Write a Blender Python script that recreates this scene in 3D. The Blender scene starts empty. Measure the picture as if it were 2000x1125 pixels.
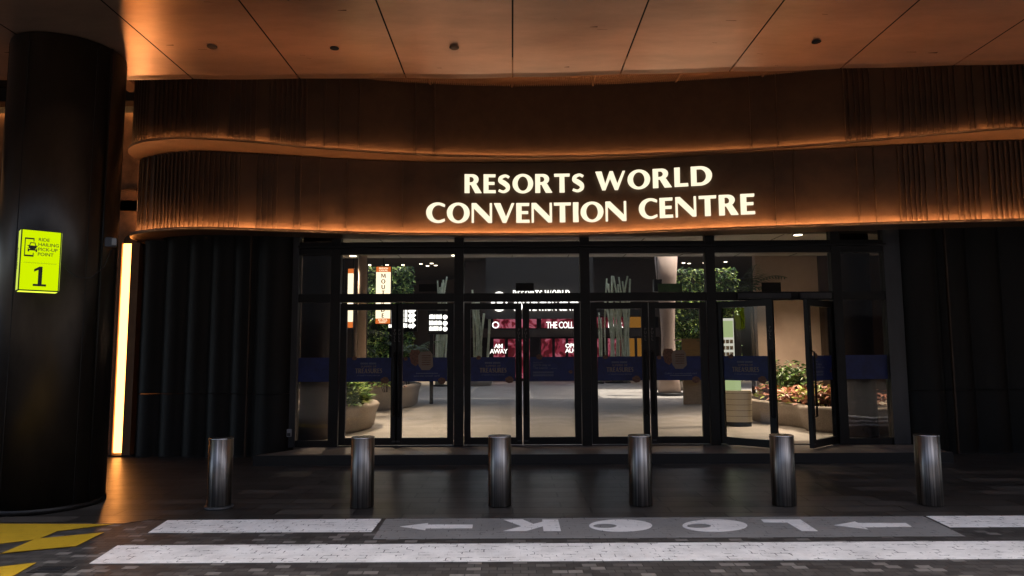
import bpy, bmesh, math, random
from mathutils import Matrix, Vector
S = bpy.context.scene
C = S.collection
PI = math.pi
rad = math.radians
# ------------------------------------------------------------------ camera
F, H, TH, RO = 1333.0, 1.6, math.atan(128/1333.0), 0.005
cam = bpy.data.objects.new('camera', bpy.data.cameras.new('camera'))
C.objects.link(cam)
cam.data.sensor_width = 36
cam.data.lens = 36*F/2000
cam.data.clip_start = .05
cam.data.clip_end = 900
cam.matrix_world = Matrix.Translation((0, 0, H)) @ Matrix.Rotation(PI/2+TH, 4, 'X') @ Matrix.Rotation(-RO, 4, 'Z')
S.camera = cam
# ------------------------------------------------------------------ sky, sun, exposure
W = bpy.data.worlds.new('World'); S.world = W; W.use_nodes = True
nt = W.node_tree
sky = nt.nodes.new('ShaderNodeTexSky'); sky.sky_type = 'NISHITA'; sky.sun_disc = False; sky.dust_density = 5; sky.ozone_density = .3
sky.sun_elevation = rad(70); sky.sun_rotation = rad(94)
bg = nt.nodes['Background']; nt.links.new(sky.outputs[0], bg.inputs[0]); bg.inputs[1].default_value = .15
sun = bpy.data.objects.new('sun', bpy.data.lights.new('sun', 'SUN')); C.objects.link(sun)
sun.data.energy = 2.0; sun.data.angle = rad(.5); sun.data.color = (1, .95, .86)
sun.rotation_euler = (rad(20), 0, rad(86))
S.view_settings.view_transform = 'Standard'; S.view_settings.look = 'None'
S.view_settings.exposure = 1.8
K = .50   # every lamp of the place is set for exposure 0.8; S.view_settings.gamma = 1
S.cycles.max_bounces = 8; S.cycles.transparent_max_bounces = 16
S.cycles.sample_clamp_indirect = 4

def ray(px, py):
    u, v = px-1000, 562.5-py
    u, v = u*math.cos(RO)+v*math.sin(RO), -u*math.sin(RO)+v*math.cos(RO)
    c, s = math.cos(TH), math.sin(TH)
    return (u/F, c-s*v/F, s+c*v/F)
def az(px, py, z):
    d = ray(px, py); t = (z-H)/d[2]; return d[0]*t, d[1]*t
def ay(px, py, Y):
    d = ray(px, py); t = Y/d[1]; return d[0]*t, H+d[2]*t

# ------------------------------------------------------------------ materials
def mat(name, col, rough=.5, metal=0, emis=0, ecol=None, noise=0, nscale=4, bump=0, bscale=40, spec=.5, col2=None, stretch=(1, 1, 1), rvar=0):
    m = bpy.data.materials.new(name); m.use_nodes = True
    n = m.node_tree.nodes; l = m.node_tree.links; b = n['Principled BSDF']
    b.inputs['Base Color'].default_value = (*col, 1)
    b.inputs['Roughness'].default_value = rough; b.inputs['Metallic'].default_value = metal
    b.inputs['Specular IOR Level'].default_value = spec
    if emis:
        b.inputs['Emission Color'].default_value = (*(ecol or col), 1); b.inputs['Emission Strength'].default_value = emis
    if noise or bump or col2 or rvar:
        tc = n.new('ShaderNodeTexCoord'); mp = n.new('ShaderNodeMapping'); mp.inputs['Scale'].default_value = stretch
        l.new(tc.outputs['Object'], mp.inputs[0])
    if noise or col2 or rvar:
        t = n.new('ShaderNodeTexNoise'); t.inputs['Scale'].default_value = nscale; t.inputs['Detail'].default_value = 8; t.inputs['Roughness'].default_value = .65
        l.new(mp.outputs[0], t.inputs['Vector'])
        r = n.new('ShaderNodeValToRGB'); l.new(t.outputs['Fac'], r.inputs[0])
        r.color_ramp.elements[0].position = .35; r.color_ramp.elements[1].position = .68
        c2 = col2 or tuple(min(1, c*(1+noise)) for c in col); c1 = col if col2 else tuple(c*(1-noise) for c in col)
        r.color_ramp.elements[0].color = (*c1, 1); r.color_ramp.elements[1].color = (*c2, 1)
        l.new(r.outputs[0], b.inputs['Base Color'])
        if rvar:
            mr = n.new('ShaderNodeMapRange'); mr.inputs[3].default_value = rough-rvar; mr.inputs[4].default_value = rough+rvar
            l.new(t.outputs['Fac'], mr.inputs[0]); l.new(mr.outputs[0], b.inputs['Roughness'])
    if bump:
        t2 = n.new('ShaderNodeTexNoise'); t2.inputs['Scale'].default_value = bscale; t2.inputs['Detail'].default_value = 6
        l.new(mp.outputs[0], t2.inputs['Vector'])
        bu = n.new('ShaderNodeBump'); bu.inputs['Strength'].default_value = bump; bu.inputs['Distance'].default_value = .02
        l.new(t2.outputs['Fac'], bu.inputs['Height']); l.new(bu.outputs[0], b.inputs['Normal'])
    return m
def emat(name, col, st):
    m = bpy.data.materials.new(name); m.use_nodes = True
    n = m.node_tree.nodes; n.remove(n['Principled BSDF'])
    e = n.new('ShaderNodeEmission'); e.inputs[0].default_value = (*col, 1); e.inputs[1].default_value = st*K
    m.node_tree.links.new(e.outputs[0], n['Material Output'].inputs[0]); return m
def glass_mat(name, tint, gl=1.0, wave=True):
    m = bpy.data.materials.new(name); m.use_nodes = True
    n = m.node_tree.nodes; l = m.node_tree.links; n.remove(n['Principled BSDF'])
    t = n.new('ShaderNodeBsdfTransparent'); t.inputs[0].default_value = (*tint, 1)
    g = n.new('ShaderNodeBsdfGlossy'); g.inputs['Roughness'].default_value = .02
    fr = n.new('ShaderNodeFresnel'); fr.inputs[0].default_value = 1.65
    mx = n.new('ShaderNodeMixShader')
    ge = n.new('ShaderNodeNewGeometry'); iv = n.new('ShaderNodeMath'); iv.operation = 'SUBTRACT'; iv.inputs[0].default_value = 1; l.new(ge.outputs['Backfacing'], iv.inputs[1])
    ml = n.new('ShaderNodeMath'); ml.operation = 'MULTIPLY'; l.new(fr.outputs[0], ml.inputs[0]); l.new(iv.outputs[0], ml.inputs[1])
    l.new(ml.outputs[0], mx.inputs[0]); l.new(t.outputs[0], mx.inputs[1]); l.new(g.outputs[0], mx.inputs[2])
    if wave:
        tc = n.new('ShaderNodeTexCoord'); tx = n.new('ShaderNodeTexNoise'); tx.inputs['Scale'].default_value = 1.2
        bu = n.new('ShaderNodeBump'); bu.inputs['Strength'].default_value = .08; bu.inputs['Distance'].default_value = .05
        l.new(tc.outputs['Object'], tx.inputs['Vector']); l.new(tx.outputs['Fac'], bu.inputs['Height']); l.new(bu.outputs[0], g.inputs['Normal'])
    l.new(mx.outputs[0], n['Material Output'].inputs[0]); return m

def brick_mat(name, c1, c2, cm, bw, bh, mortar=.004, spec=.5, paint=None, rough=.6, wear=.5, offset=.5, light=None, bump=.6):
    """pavers; with paint: a coat of that colour, broken at the joints"""
    m = bpy.data.materials.new(name); m.use_nodes = True
    n = m.node_tree.nodes; l = m.node_tree.links; b = n['Principled BSDF']; b.inputs['Specular IOR Level'].default_value = spec
    tc = n.new('ShaderNodeTexCoord')
    # small warp so that joints are not ruled
    nz = n.new('ShaderNodeTexNoise'); nz.inputs['Scale'].default_value = 7; nz.inputs['Detail'].default_value = 3
    l.new(tc.outputs['Object'], nz.inputs['Vector'])
    vm = n.new('ShaderNodeVectorMath'); vm.operation = 'SCALE'; vm.inputs['Scale'].default_value = .012
    l.new(nz.outputs['Color'], vm.inputs[0])
    ad = n.new('ShaderNodeVectorMath'); ad.operation = 'ADD'
    l.new(tc.outputs['Object'], ad.inputs[0]); l.new(vm.outputs[0], ad.inputs[1])
    br = n.new('ShaderNodeTexBrick'); l.new(ad.outputs[0], br.inputs['Vector'])
    br.inputs['Scale'].default_value = 1; br.inputs['Brick Width'].default_value = bw; br.inputs['Row Height'].default_value = bh
    br.inputs['Mortar Size'].default_value = mortar; br.inputs['Mortar Smooth'].default_value = .3; br.offset = offset
    br.inputs['Color1'].default_value = (0, 0, 0, 1); br.inputs['Color2'].default_value = (1, 1, 1, 1); br.inputs['Mortar'].default_value = (.5, .5, .5, 1)
    br.inputs['Bias'].default_value = 0
    rp = n.new('ShaderNodeValToRGB'); l.new(br.outputs['Color'], rp.inputs[0])
    e = rp.color_ramp.elements; e[0].color = (*c1, 1); e[1].color = (*c2, 1); e[0].position = .05; e[1].position = .85
    if light:
        x = rp.color_ramp.elements.new(.92); x.color = (*light, 1)
    n2 = n.new('ShaderNodeTexNoise'); n2.inputs['Scale'].default_value = 3.0; n2.inputs['Detail'].default_value = 10; n2.inputs['Roughness'].default_value = .7
    l.new(tc.outputs['Object'], n2.inputs['Vector'])
    mr = n.new('ShaderNodeMapRange'); mr.inputs[1].default_value = .3; mr.inputs[2].default_value = .7; mr.inputs[3].default_value = 1-.35*wear; mr.inputs[4].default_value = 1+.3*wear
    l.new(n2.outputs['Fac'], mr.inputs[0])
    mm = n.new('ShaderNodeMixRGB'); mm.blend_type = 'MULTIPLY'; mm.inputs[0].default_value = 1
    l.new(rp.outputs[0], mm.inputs[1]); l.new(mr.outputs[0], mm.inputs[2])
    mj = n.new('ShaderNodeMixRGB'); l.new(br.outputs['Fac'], mj.inputs[0]); l.new(mm.outputs[0], mj.inputs[1]); mj.inputs[2].default_value = (*cm, 1)
    out = mj.outputs[0]
    if paint:
        n3 = n.new('ShaderNodeTexNoise'); n3.inputs['Scale'].default_value = 9; n3.inputs['Detail'].default_value = 8; n3.inputs['Roughness'].default_value = .7
        l.new(tc.outputs['Object'], n3.inputs['Vector'])
        g1 = n.new('ShaderNodeMath'); g1.operation = 'GREATER_THAN'; g1.inputs[1].default_value = .54
        l.new(n3.outputs['Fac'], g1.inputs[0])
        jn = n.new('ShaderNodeMath'); jn.operation = 'MULTIPLY'; l.new(g1.outputs[0], jn.inputs[0]); l.new(br.outputs['Fac'], jn.inputs[1])
        g2 = n.new('ShaderNodeMath'); g2.operation = 'GREATER_THAN'; g2.inputs[1].default_value = .675
        l.new(n3.outputs['Fac'], g2.inputs[0])
        mx = n.new('ShaderNodeMath'); mx.operation = 'MAXIMUM'; l.new(jn.outputs[0], mx.inputs[0]); l.new(g2.outputs[0], mx.inputs[1])
        pc = n.new('ShaderNodeMixRGB'); pc.blend_type = 'MULTIPLY'; pc.inputs[0].default_value = .8; pc.inputs[1].default_value = (*paint, 1); l.new(mr.outputs[0], pc.inputs[2])
        pm = n.new('ShaderNodeMixRGB'); l.new(mx.outputs[0], pm.inputs[0]); l.new(pc.outputs[0], pm.inputs[1]); pm.inputs[2].default_value = (*cm, 1)
        out = pm.outputs[0]
    l.new(out, b.inputs['Base Color'])
    rr = n.new('ShaderNodeMapRange'); rr.inputs[3].default_value = rough-.12; rr.inputs[4].default_value = rough+.12
    l.new(n2.outputs['Fac'], rr.inputs[0]); l.new(rr.outputs[0], b.inputs['Roughness'])
    iv = n.new('ShaderNodeMath'); iv.operation = 'SUBTRACT'; iv.inputs[0].default_value = 1; l.new(br.outputs['Fac'], iv.inputs[1])
    sm = n.new('ShaderNodeMath'); sm.operation = 'MULTIPLY_ADD'; sm.inputs[1].default_value = .25; l.new(n2.outputs['Fac'], sm.inputs[0]); l.new(iv.outputs[0], sm.inputs[2])
    bu = n.new('ShaderNodeBump'); bu.inputs['Strength'].default_value = bump; bu.inputs['Distance'].default_value = .004
    l.new(sm.outputs[0], bu.inputs['Height']); l.new(bu.outputs[0], b.inputs['Normal'])
    return m

M = {}
M['brick'] = brick_mat('paver_brick', (.028, .025, .023), (.064, .058, .053), (.012, .011, .010), .116, .076, .0045, rough=.55, light=(.15, .138, .125))
M['white'] = brick_mat('white_road_paint', (.05,)*3, (.08,)*3, (.05, .048, .045), .116, .076, .0045, wear=.8, paint=(.70, .68, .645), rough=.55)
M['white2'] = brick_mat('white_letter_paint', (.05,)*3, (.08,)*3, (.22, .22, .22), .116, .076, .003, paint=(.66, .64, .61), rough=.6)
M['grey'] = brick_mat('grey_road_paint', (.05,)*3, (.08,)*3, (.025,)*3, .116, .076, .004, paint=(.20, .194, .185), rough=.5)
M['yellow'] = brick_mat('yellow_road_paint', (.05,)*3, (.08,)*3, (.25, .16, .01), .116, .076, .0025, paint=(.47, .29, .014), rough=.5)
M['tile'] = brick_mat('pavement_tile', (.027, .023, .020), (.062, .053, .046), (.004, .0035, .003), .80, .26, .013, spec=.42, rough=.34, offset=.37, bump=.35, wear=.8)
M['ifloor'] = brick_mat('interior_floor_tile', (.33, .30, .27), (.38, .345, .31), (.22, .20, .18), .9, .30, .002, rough=.5, offset=.37, bump=.2)
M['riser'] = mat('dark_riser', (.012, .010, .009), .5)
M['ceil'] = mat('copper_ceiling', (.58, .39, .29), .30, .85, noise=.22, nscale=1.3, rvar=.08, stretch=(.35, 1, 1))
M['ceilsc'] = mat('copper_scratch', (.09, .045, .025), .6, .6)
M['gap'] = mat('dark_gap', (.006, .004, .003), .8)
M['bronze'] = mat('bronze_cladding', (.055, .031, .017), .45, .3, noise=.16, nscale=5, bump=.1, bscale=60, rvar=.06)
M['bronzeT'] = mat('bronze_trim', (.15, .082, .045), .42, .6, noise=.15, nscale=4)
M['dark'] = mat('dark_bronze', (.006, .0048, .004), .5, .0, spec=.25, noise=.3, nscale=3, rvar=.1, stretch=(1, 1, .3))
M['black'] = mat('black_aluminium', (.007, .006, .006), .4, .0, spec=.35, noise=.25, nscale=6)
M['soffit'] = mat('soffit_dark', (.014, .012, .011), .4, .3)
M['jamb'] = mat('grey_jamb', (.07, .07, .075), .35, .7, noise=.2, nscale=3, stretch=(1, 1, .2))
M['col'] = mat('column_sheet', (.045, .036, .028), .33, .8, noise=.35, nscale=2.2, rvar=.08, stretch=(1, 1, .35))
M['steel'] = mat('brushed_steel', (.28, .262, .245), .26, 1, noise=.65, nscale=7, stretch=(9, 9, .08), bump=.12, bscale=14)
_b = M['steel'].node_tree; _p = _b.nodes['Principled BSDF']; _t = _b.nodes.new('ShaderNodeTangent'); _t.direction_type = 'RADIAL'; _t.axis = 'Z'
_b.links.new(_t.outputs[0], _p.inputs['Tangent']); _p.inputs['Anisotropic'].default_value = .85; _p.inputs['Anisotropic Rotation'].default_value = .25; _p.inputs['Roughness'].default_value = .36
M['steelcap'] = mat('steel_cap', (.5, .5, .5), .25, 1, noise=.1)
M['rubber'] = mat('dark_base_ring', (.03, .03, .03), .5, .2)
M['led'] = emat('led_strip', (1, .49, .20), 60)
M['ledlow'] = emat('led_strip_low', (1, .49, .20), 165)
M['fin'] = emat('fin_diffuser', (1, .35, .075), 5.2)
M['letter'] = emat('letter_face', (1, .88, .64), .66)
M['lettersd'] = mat('letter_return', (.45, .40, .30), .4)
M['lime'] = emat('lime_face', (.37, .50, .0), 1.0)
M['limeside'] = emat('lime_side', (.42, .52, .06), .9)
M['ink'] = mat('black_print', (.008, .012, .0), .5)
M['glass'] = glass_mat('door_glass', (.86, .86, .85))
M['glassdk'] = glass_mat('side_glass', (.68, .67, .66))
M['blue'] = mat('blue_vinyl', (.010, .020, .115), .45, noise=.3, nscale=6)
M['bluetx'] = mat('vinyl_lettering', (.16, .17, .22), .5)
M['gold'] = mat('vinyl_gold', (.22, .17, .13), .5)
M['stone'] = mat('printed_stone', (.16, .075, .045), .6, noise=.5, nscale=30)
M['pull'] = mat('pull_lettering', (.16, .15, .14), .5)
M['beige'] = mat('beige_wall', (.44, .32, .25), .7, noise=.06, nscale=3)
M['brownw'] = mat('brown_interior_wall', (.055, .034, .023), .6, noise=.15, nscale=2)
M['lwall'] = mat('brown_metal_wall', (.22, .11, .055), .5, .4, noise=.3, nscale=6, bump=.1)
M['iceil'] = mat('interior_ceiling', (.035, .027, .022), .6, noise=.2, nscale=.8, stretch=(.2, 3, 1))
M['iwhite'] = mat('white_ceiling_panel', (.35, .34, .33), .6)
M['concrete'] = mat('planter_concrete', (.36, .30, .25), .75, noise=.18, nscale=40, bump=.3, bscale=120)
M['soil'] = mat('soil', (.03, .02, .014), .9, noise=.4, nscale=30, bump=.5)
for k, c, c2 in (('leaf', (.05, .11, .015), (.14, .26, .04)), ('leafd', (.02, .05, .012), (.05, .10, .025)), ('leafr', (.34, .11, .075), (.58, .30, .2)), ('leafy', (.28, .38, .06), (.52, .58, .16))):
    M[k] = mat(k, c, .45, col2=c2, nscale=12)
M['bamboo'] = mat('pale_bamboo', (.40, .42, .25), .5, col2=(.66, .64, .46), nscale=4)
M['wood'] = mat('plywood', (.40, .26, .12), .55, noise=.15, nscale=4, stretch=(1, 1, 8))
M['cream'] = mat('cream_totem', (.42, .37, .29), .5)
M['photo'] = mat('small_photos', (.03, .03, .03), .6, col2=(.35, .30, .24), nscale=26)
M['board'] = emat('green_board', (.50, .62, .30), .55)
M['boardw'] = emat('white_board', (.8, .78, .66), .6)
M['screen'] = None
M['wtext'] = emat('white_lit_text', (1, .98, .92), 1.6)
M['wtext2'] = emat('white_text_soft', (.85, .9, .9), .55)
M['mcream'] = emat('cream_lightbox', (1, .84, .58), 1.15)
M['morange'] = emat('orange_lightbox', (.62, .15, .03), .9)
M['mred'] = mat('orange_letter', (.40, .08, .01), .6)
M['shopglass'] = glass_mat('shop_glass', (.8, .8, .8))
M['ltwhite'] = emat('downlight_lens', (1, .86, .62), 9)
M['grille'] = mat('brown_grille', (.16, .085, .05), .5, .4)
# pink picture wall inside the shops
def pink():
    m = bpy.data.materials.new('pink_screen'); m.use_nodes = True
    n = m.node_tree.nodes; l = m.node_tree.links; n.remove(n['Principled BSDF'])
    tc = n.new('ShaderNodeTexCoord'); v = n.new('ShaderNodeTexNoise'); v.inputs['Scale'].default_value = 1.3; v.inputs['Detail'].default_value = 2; v.inputs['Distortion'].default_value = 1.5
    l.new(tc.outputs['Object'], v.inputs['Vector'])
    r = n.new('ShaderNodeValToRGB'); r.color_ramp.interpolation = 'CONSTANT'; l.new(v.outputs['Fac'], r.inputs[0])
    e = r.color_ramp.elements; e[0].color = (.10, .010, .015, 1); e[0].position = 0; e[1].color = (.30, .035, .06, 1); e[1].position = .47
    x = e.new(.55); x.color = (.52, .14, .20, 1); x = e.new(.64); x.color = (.20, .02, .03, 1)
    em = n.new('ShaderNodeEmission'); em.inputs[1].default_value = .5*K
    l.new(r.outputs[0], em.inputs[0]); l.new(em.outputs[0], n['Material Output'].inputs[0]); return m
M['pink'] = pink()
M['amber'] = emat('amber_interior', (.30, .13, .02), .5)

# ------------------------------------------------------------------ helpers
def obj(name, bm, m, parent=None, loc=None, smooth=False):
    me = bpy.data.meshes.new(name); bm.normal_update(); bm.to_mesh(me); bm.free()
    for x in (m if isinstance(m, (list, tuple)) else [m]): me.materials.append(x)
    if smooth:
        for p in me.polygons: p.use_smooth = True
    o = bpy.data.objects.new(name, me); C.objects.link(o)
    if parent: o.parent = parent
    if loc: o.location = loc
    return o
def tag(o, label=None, cat=None, group=None, kind=None):
    if label: o['label'] = label
    if cat: o['category'] = cat
    if group: o['group'] = group
    if kind: o['kind'] = kind
    return o
def thing(name, label, cat, loc=(0, 0, 0), rz=0, group=None):
    o = bpy.data.objects.new(name, None); C.objects.link(o); o.location = loc; o.rotation_euler = (0, 0, rz); o.empty_display_size = .2
    return tag(o, label, cat, group)
def struct(name, bm, m, label=None): return tag(obj(name, bm, m), label, kind='structure')
def NB(): return bmesh.new()
def box(bm, x0, x1, y0, y1, z0, z1, mi=0, bev=0):
    vs = [bm.verts.new(p) for p in ((x0, y0, z0), (x1, y0, z0), (x1, y1, z0), (x0, y1, z0), (x0, y0, z1), (x1, y0, z1), (x1, y1, z1), (x0, y1, z1))]
    fs = [bm.faces.new([vs[i] for i in q]) for q in ((0, 3, 2, 1), (4, 5, 6, 7), (0, 1, 5, 4), (1, 2, 6, 5), (2, 3, 7, 6), (3, 0, 4, 7))]
    for f in fs: f.material_index = mi
    if bev:
        es = list({e for f in fs for e in f.edges})
        bmesh.ops.bevel(bm, geom=es, offset=bev, segments=2, affect='EDGES')
    return bm
def B(x0, x1, y0, y1, z0, z1, bev=0): return box(NB(), x0, x1, y0, y1, z0, z1, 0, bev)
def lathe(bm, prof, cx=0, cy=0, seg=32, mi=0):
    rings = []
    for r, z in prof:
        rings.append([bm.verts.new((cx+r*math.cos(2*PI*k/seg), cy+r*math.sin(2*PI*k/seg), z)) for k in range(seg)])
    for a, b in zip(rings, rings[1:]):
        for k in range(seg):
            f = bm.faces.new((a[k], a[(k+1) % seg], b[(k+1) % seg], b[k])); f.material_index = mi; f.smooth = True
    for ring, fl in ((rings[0], True), (rings[-1], False)):
        if prof[0 if fl else -1][0] > 1e-4:
            f = bm.faces.new(ring[::-1] if fl else ring); f.material_index = mi
    return bm
def tube(bm, pts, r, seg=8, mi=0, r2=None):
    pts = [Vector(p) for p in pts]; rings = []
    for i, p in enumerate(pts):
        d = (pts[min(i+1, len(pts)-1)]-pts[max(i-1, 0)]).normalized()
        a = d.cross(Vector((0, 0, 1)) if abs(d.z) < .9 else Vector((1, 0, 0))).normalized(); b = d.cross(a)
        rr = r if r2 is None else r+(r2-r)*i/(len(pts)-1)
        rings.append([bm.verts.new(p+a*rr*math.cos(2*PI*k/seg)+b*rr*math.sin(2*PI*k/seg)) for k in range(seg)])
    for A, Bq in zip(rings, rings[1:]):
        for k in range(seg):
            f = bm.faces.new((A[k], A[(k+1) % seg], Bq[(k+1) % seg], Bq[k])); f.smooth = True; f.material_index = mi
    bm.faces.new(rings[0][::-1]); bm.faces.new(rings[-1]); return bm
def prism(bm, pts, z0, z1, mi=0):
    a = [bm.verts.new((p[0], p[1], z0)) for p in pts]; b = [bm.verts.new((p[0], p[1], z1)) for p in pts]
    n = len(pts)
    bm.faces.new(a[::-1]).material_index = mi; bm.faces.new(b).material_index = mi
    for i in range(n): bm.faces.new((a[i], a[(i+1) % n], b[(i+1) % n], b[i])).material_index = mi
    return bm
def curve_mesh(contours, extrude):
    """filled outline(s) with holes in the XY plane, extruded by +-extrude"""
    cu = bpy.data.curves.new('tmp', 'CURVE'); cu.dimensions = '2D'; cu.fill_mode = 'BOTH'; cu.extrude = extrude
    for c in contours:
        sp = cu.splines.new('POLY'); sp.points.add(len(c)-1)
        for p, q in zip(sp.points, c): p.co = (q[0], q[1], 0, 1)
        sp.use_cyclic_u = True
    o = bpy.data.objects.new('tmp', cu); C.objects.link(o)
    dg = bpy.context.evaluated_depsgraph_get(); me = bpy.data.meshes.new_from_object(o.evaluated_get(dg))
    bpy.data.objects.remove(o); bpy.data.curves.remove(cu); return me
def text_mesh(s, size, extrude=.001, align='CENTER', bold=0, spacing=1, line=1, shear=0):
    cu = bpy.data.curves.new('tmp', 'FONT'); cu.body = s; cu.size = size; cu.extrude = extrude; cu.align_x = align; cu.offset = bold
    cu.space_character = spacing; cu.space_line = line; cu.shear = shear; cu.resolution_u = 3
    o = bpy.data.objects.new('tmp', cu); C.objects.link(o)
    dg = bpy.context.evaluated_depsgraph_get(); me = bpy.data.meshes.new_from_object(o.evaluated_get(dg))
    bpy.data.objects.remove(o); bpy.data.curves.remove(cu); return me
UP = Matrix.Rotation(PI/2, 4, 'X')      # XY text -> standing, facing -Y
def meobj(name, me, m, parent, mw, label=None):
    me.name = name
    me.materials.clear()
    for x in (m if isinstance(m, (list, tuple)) else [m]): me.materials.append(x)
    o = bpy.data.objects.new(name, me); C.objects.link(o)
    if parent: o.parent = parent
    o.matrix_local = mw
    if label: o['label'] = label
    return o
def T(x, y, z): return Matrix.Translation((x, y, z))

# ------------------------------------------------------------------ letter outlines (humanist capitals with stroke contrast)
def ell(cx, cy, rx, ry, a0=0, a1=360, n=28): return [(cx+rx*math.cos(rad(a0+(a1-a0)*i/n)), cy+ry*math.sin(rad(a0+(a1-a0)*i/n))) for i in range(n+1)]
def ribbon(pts, ws, n=8):
    P = []
    for i in range(len(pts)-1):
        p0 = pts[max(i-1, 0)]; p1 = pts[i]; p2 = pts[i+1]; p3 = pts[min(i+2, len(pts)-1)]
        for k in range(n):
            t = k/n
            P.append(tuple(.5*((2*p1[j])+(-p0[j]+p2[j])*t+(2*p0[j]-5*p1[j]+4*p2[j]-p3[j])*t*t+(-p0[j]+3*p1[j]-3*p2[j]+p3[j])*t**3) for j in (0, 1))+(ws[i]+(ws[i+1]-ws[i])*t,))
    P.append((*pts[-1], ws[-1])); L = []; R_ = []
    for i, p in enumerate(P):
        a = P[max(i-1, 0)]; b = P[min(i+1, len(P)-1)]; dx, dy = b[0]-a[0], b[1]-a[1]; d = math.hypot(dx, dy)
        L.append((p[0]-dy/d*p[2]/2, p[1]+dx/d*p[2]/2)); R_.append((p[0]+dy/d*p[2]/2, p[1]-dx/d*p[2]/2))
    return L+R_[::-1]
def glyph(c):
    if c == 'I': return .24, [[(0, 0), (0, 1), (.24, 1), (.225, .5), (.24, 0)]]
    if c == 'L': return .58, [[(0, 0), (0, 1), (.24, 1), (.23, .15), (.57, .15), (.58, 0)]]
    if c == 'E': return .58, [[(0, 0), (0, 1), (.57, 1), (.56, .865), (.235, .865), (.235, .585), (.52, .585), (.52, .45), (.235, .45), (.235, .14), (.57, .14), (.58, 0)]]
    if c == 'T': return .74, [[(0, 1), (.74, 1), (.73, .865), (.485, .865), (.49, 0), (.25, 0), (.255, .865), (.01, .865)]]
    if c == 'N': return .88, [[(0, 0), (0, 1), (.20, 1), (.78, .30), (.78, 1), (.88, 1), (.88, 0), (.72, 0), (.10, .74), (.10, 0)]]
    if c == 'V': return .88, [[(0, 1), (.28, 1), (.52, .30), (.76, 1), (.88, 1), (.53, 0), (.38, 0)]]
    if c == 'W': return 1.30, [[(0, 1), (.27, 1), (.42, .33), (.62, 1), (.76, 1), (.95, .33), (1.19, 1), (1.30, 1), (.98, 0), (.84, 0), (.64, .62), (.43, 0), (.29, 0)]]
    if c == 'M': return 1.1, [[(0, 0), (.08, 1), (.28, 1), (.56, .35), (.84, 1), (1.02, 1), (1.1, 0), (.86, 0), (.82, .68), (.58, .06), (.48, .06), (.20, .70), (.12, 0)]]
    if c == 'A': return .86, [[(0, 0), (.37, 1), (.52, 1), (.86, 0), (.58, 0), (.52, .2), (.2, .2), (.12, 0)], [(.25, .33), (.48, .33), (.37, .68)]]
    if c == 'U': return .82, [[(0, 1), (.22, 1), (.22, .35), (.28, .2), (.41, .13), (.56, .2), (.62, .35), (.62, 1), (.82, 1), (.82, .33), (.74, .12), (.58, 0), (.41, -.02), (.24, 0), (.08, .12), (0, .33)]]
    if c == 'O': return .98, [ell(.49, .5, .49, .52)[:-1], ell(.49, .5, .25, .405)[:-1]]
    if c == 'F': return .55, [[(0, 0), (0, 1), (.55, 1), (.54, .865), (.235, .865), (.235, .585), (.5, .585), (.5, .45), (.235, .45), (.235, 0)]]
    if c == 'D': return .88, [[(0, 0), (0, 1), (.40, 1)]+ell(.38, .5, .50, .5, 85, -85)+[(.40, 0)], [(.235, .135), (.35, .135)]+ell(.36, .5, .27, .37, -80, 80)+[(.35, .865), (.235, .865)]]
    if c == 'R': return .80, [[(0, 0), (0, 1), (.38, 1)]+ell(.37, .73, .29, .27, 85, -55, 14)+[(.80, 0), (.50, 0), (.30, .44), (.235, .44), (.235, 0)], [(.235, .56), (.31, .56)]+ell(.32, .72, .115, .155, -70, 70, 10)+[(.31, .88), (.235, .88)]]
    if c == 'C': return .80, [ell(.50, .5, .50, .52, 52, 308)+[(.79, .20), (.70, .155)]+ell(.53, .5, .28, .40, 300, 60)+[(.70, .845), (.79, .80)]]
    if c == 'S': return .60, [ribbon([(.53, .84), (.36, .93), (.15, .83), (.13, .66), (.30, .53), (.45, .38), (.46, .19), (.27, .06), (.04, .14)], [.11, .12, .17, .22, .24, .22, .17, .12, .11])]
    return .4, []
def word_width(s, sp=.10, wsp=.32):
    return sum((glyph(c)[0]+sp) if c != ' ' else wsp for c in s)-sp
def word(s, hgt, x0, place, name, m, parent, ext, sp=.10, wsp=.32, width=None):
    """separate letters; place(x) -> matrix for a letter whose left edge is at x"""
    k = 1 if width is None else width/(word_width(s, sp, wsp)*hgt); x = x0
    for c in s:
        if c == ' ': x += wsp*hgt*k; continue
        w, cs = glyph(c)
        me = curve_mesh([[(a*hgt*k, b*hgt) for a, b in cc] for cc in cs], ext)
        if isinstance(m, (list, tuple)):
            for p in me.polygons: p.material_index = 0 if abs(p.normal.z) > .5 else 1
        meobj(name, me, m, parent, place(x))
        x += (w+sp)*hgt*k

# ------------------------------------------------------------------ ground
zz = 0
bm = NB(); box(bm, -60, 60, -60, 6.84, -.3, 0); road = struct('road', bm, M['brick'], 'dark brick paved roadway with painted crossing bars')
bm = NB(); box(bm, -60, 60, 6.844, 11.6, -.3, .004); struct('pavement', bm, M['tile'], 'dark stone tiled pavement in front of the entrance')
bm = NB(); prism(bm, [(-60, 6.70), (-3.72, 6.70), (-3.55, 6.84), (-60, 6.84)], .001, .0045); obj('tile_strip', bm, M['tile'], road)
def flat(name, pts, m, z=.004, label=None, parent=road):
    holes = pts if isinstance(pts[0][0], (tuple, list)) else [pts]
    me = curve_mesh(holes, .0012)
    return meobj(name, me, m, parent, T(0, 0, z), label)
def P(pts, off=(0, 0), sc=1): return [az(off[0]+x/sc, off[1]+y/sc, 0) for x, y in pts]
flat('painted_bar', [(-3.36, 6.82), (-3.30, 6.35), (-1.28, 6.34), (-1.28, 6.83)], M['white'], label='short white bar beside the painted word')
flat('painted_bar', [(4.02, 6.83), (3.98, 6.40), (14, 6.40), (14, 6.83)], M['white'], label='white bar at the right of the painted arrows')
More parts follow.
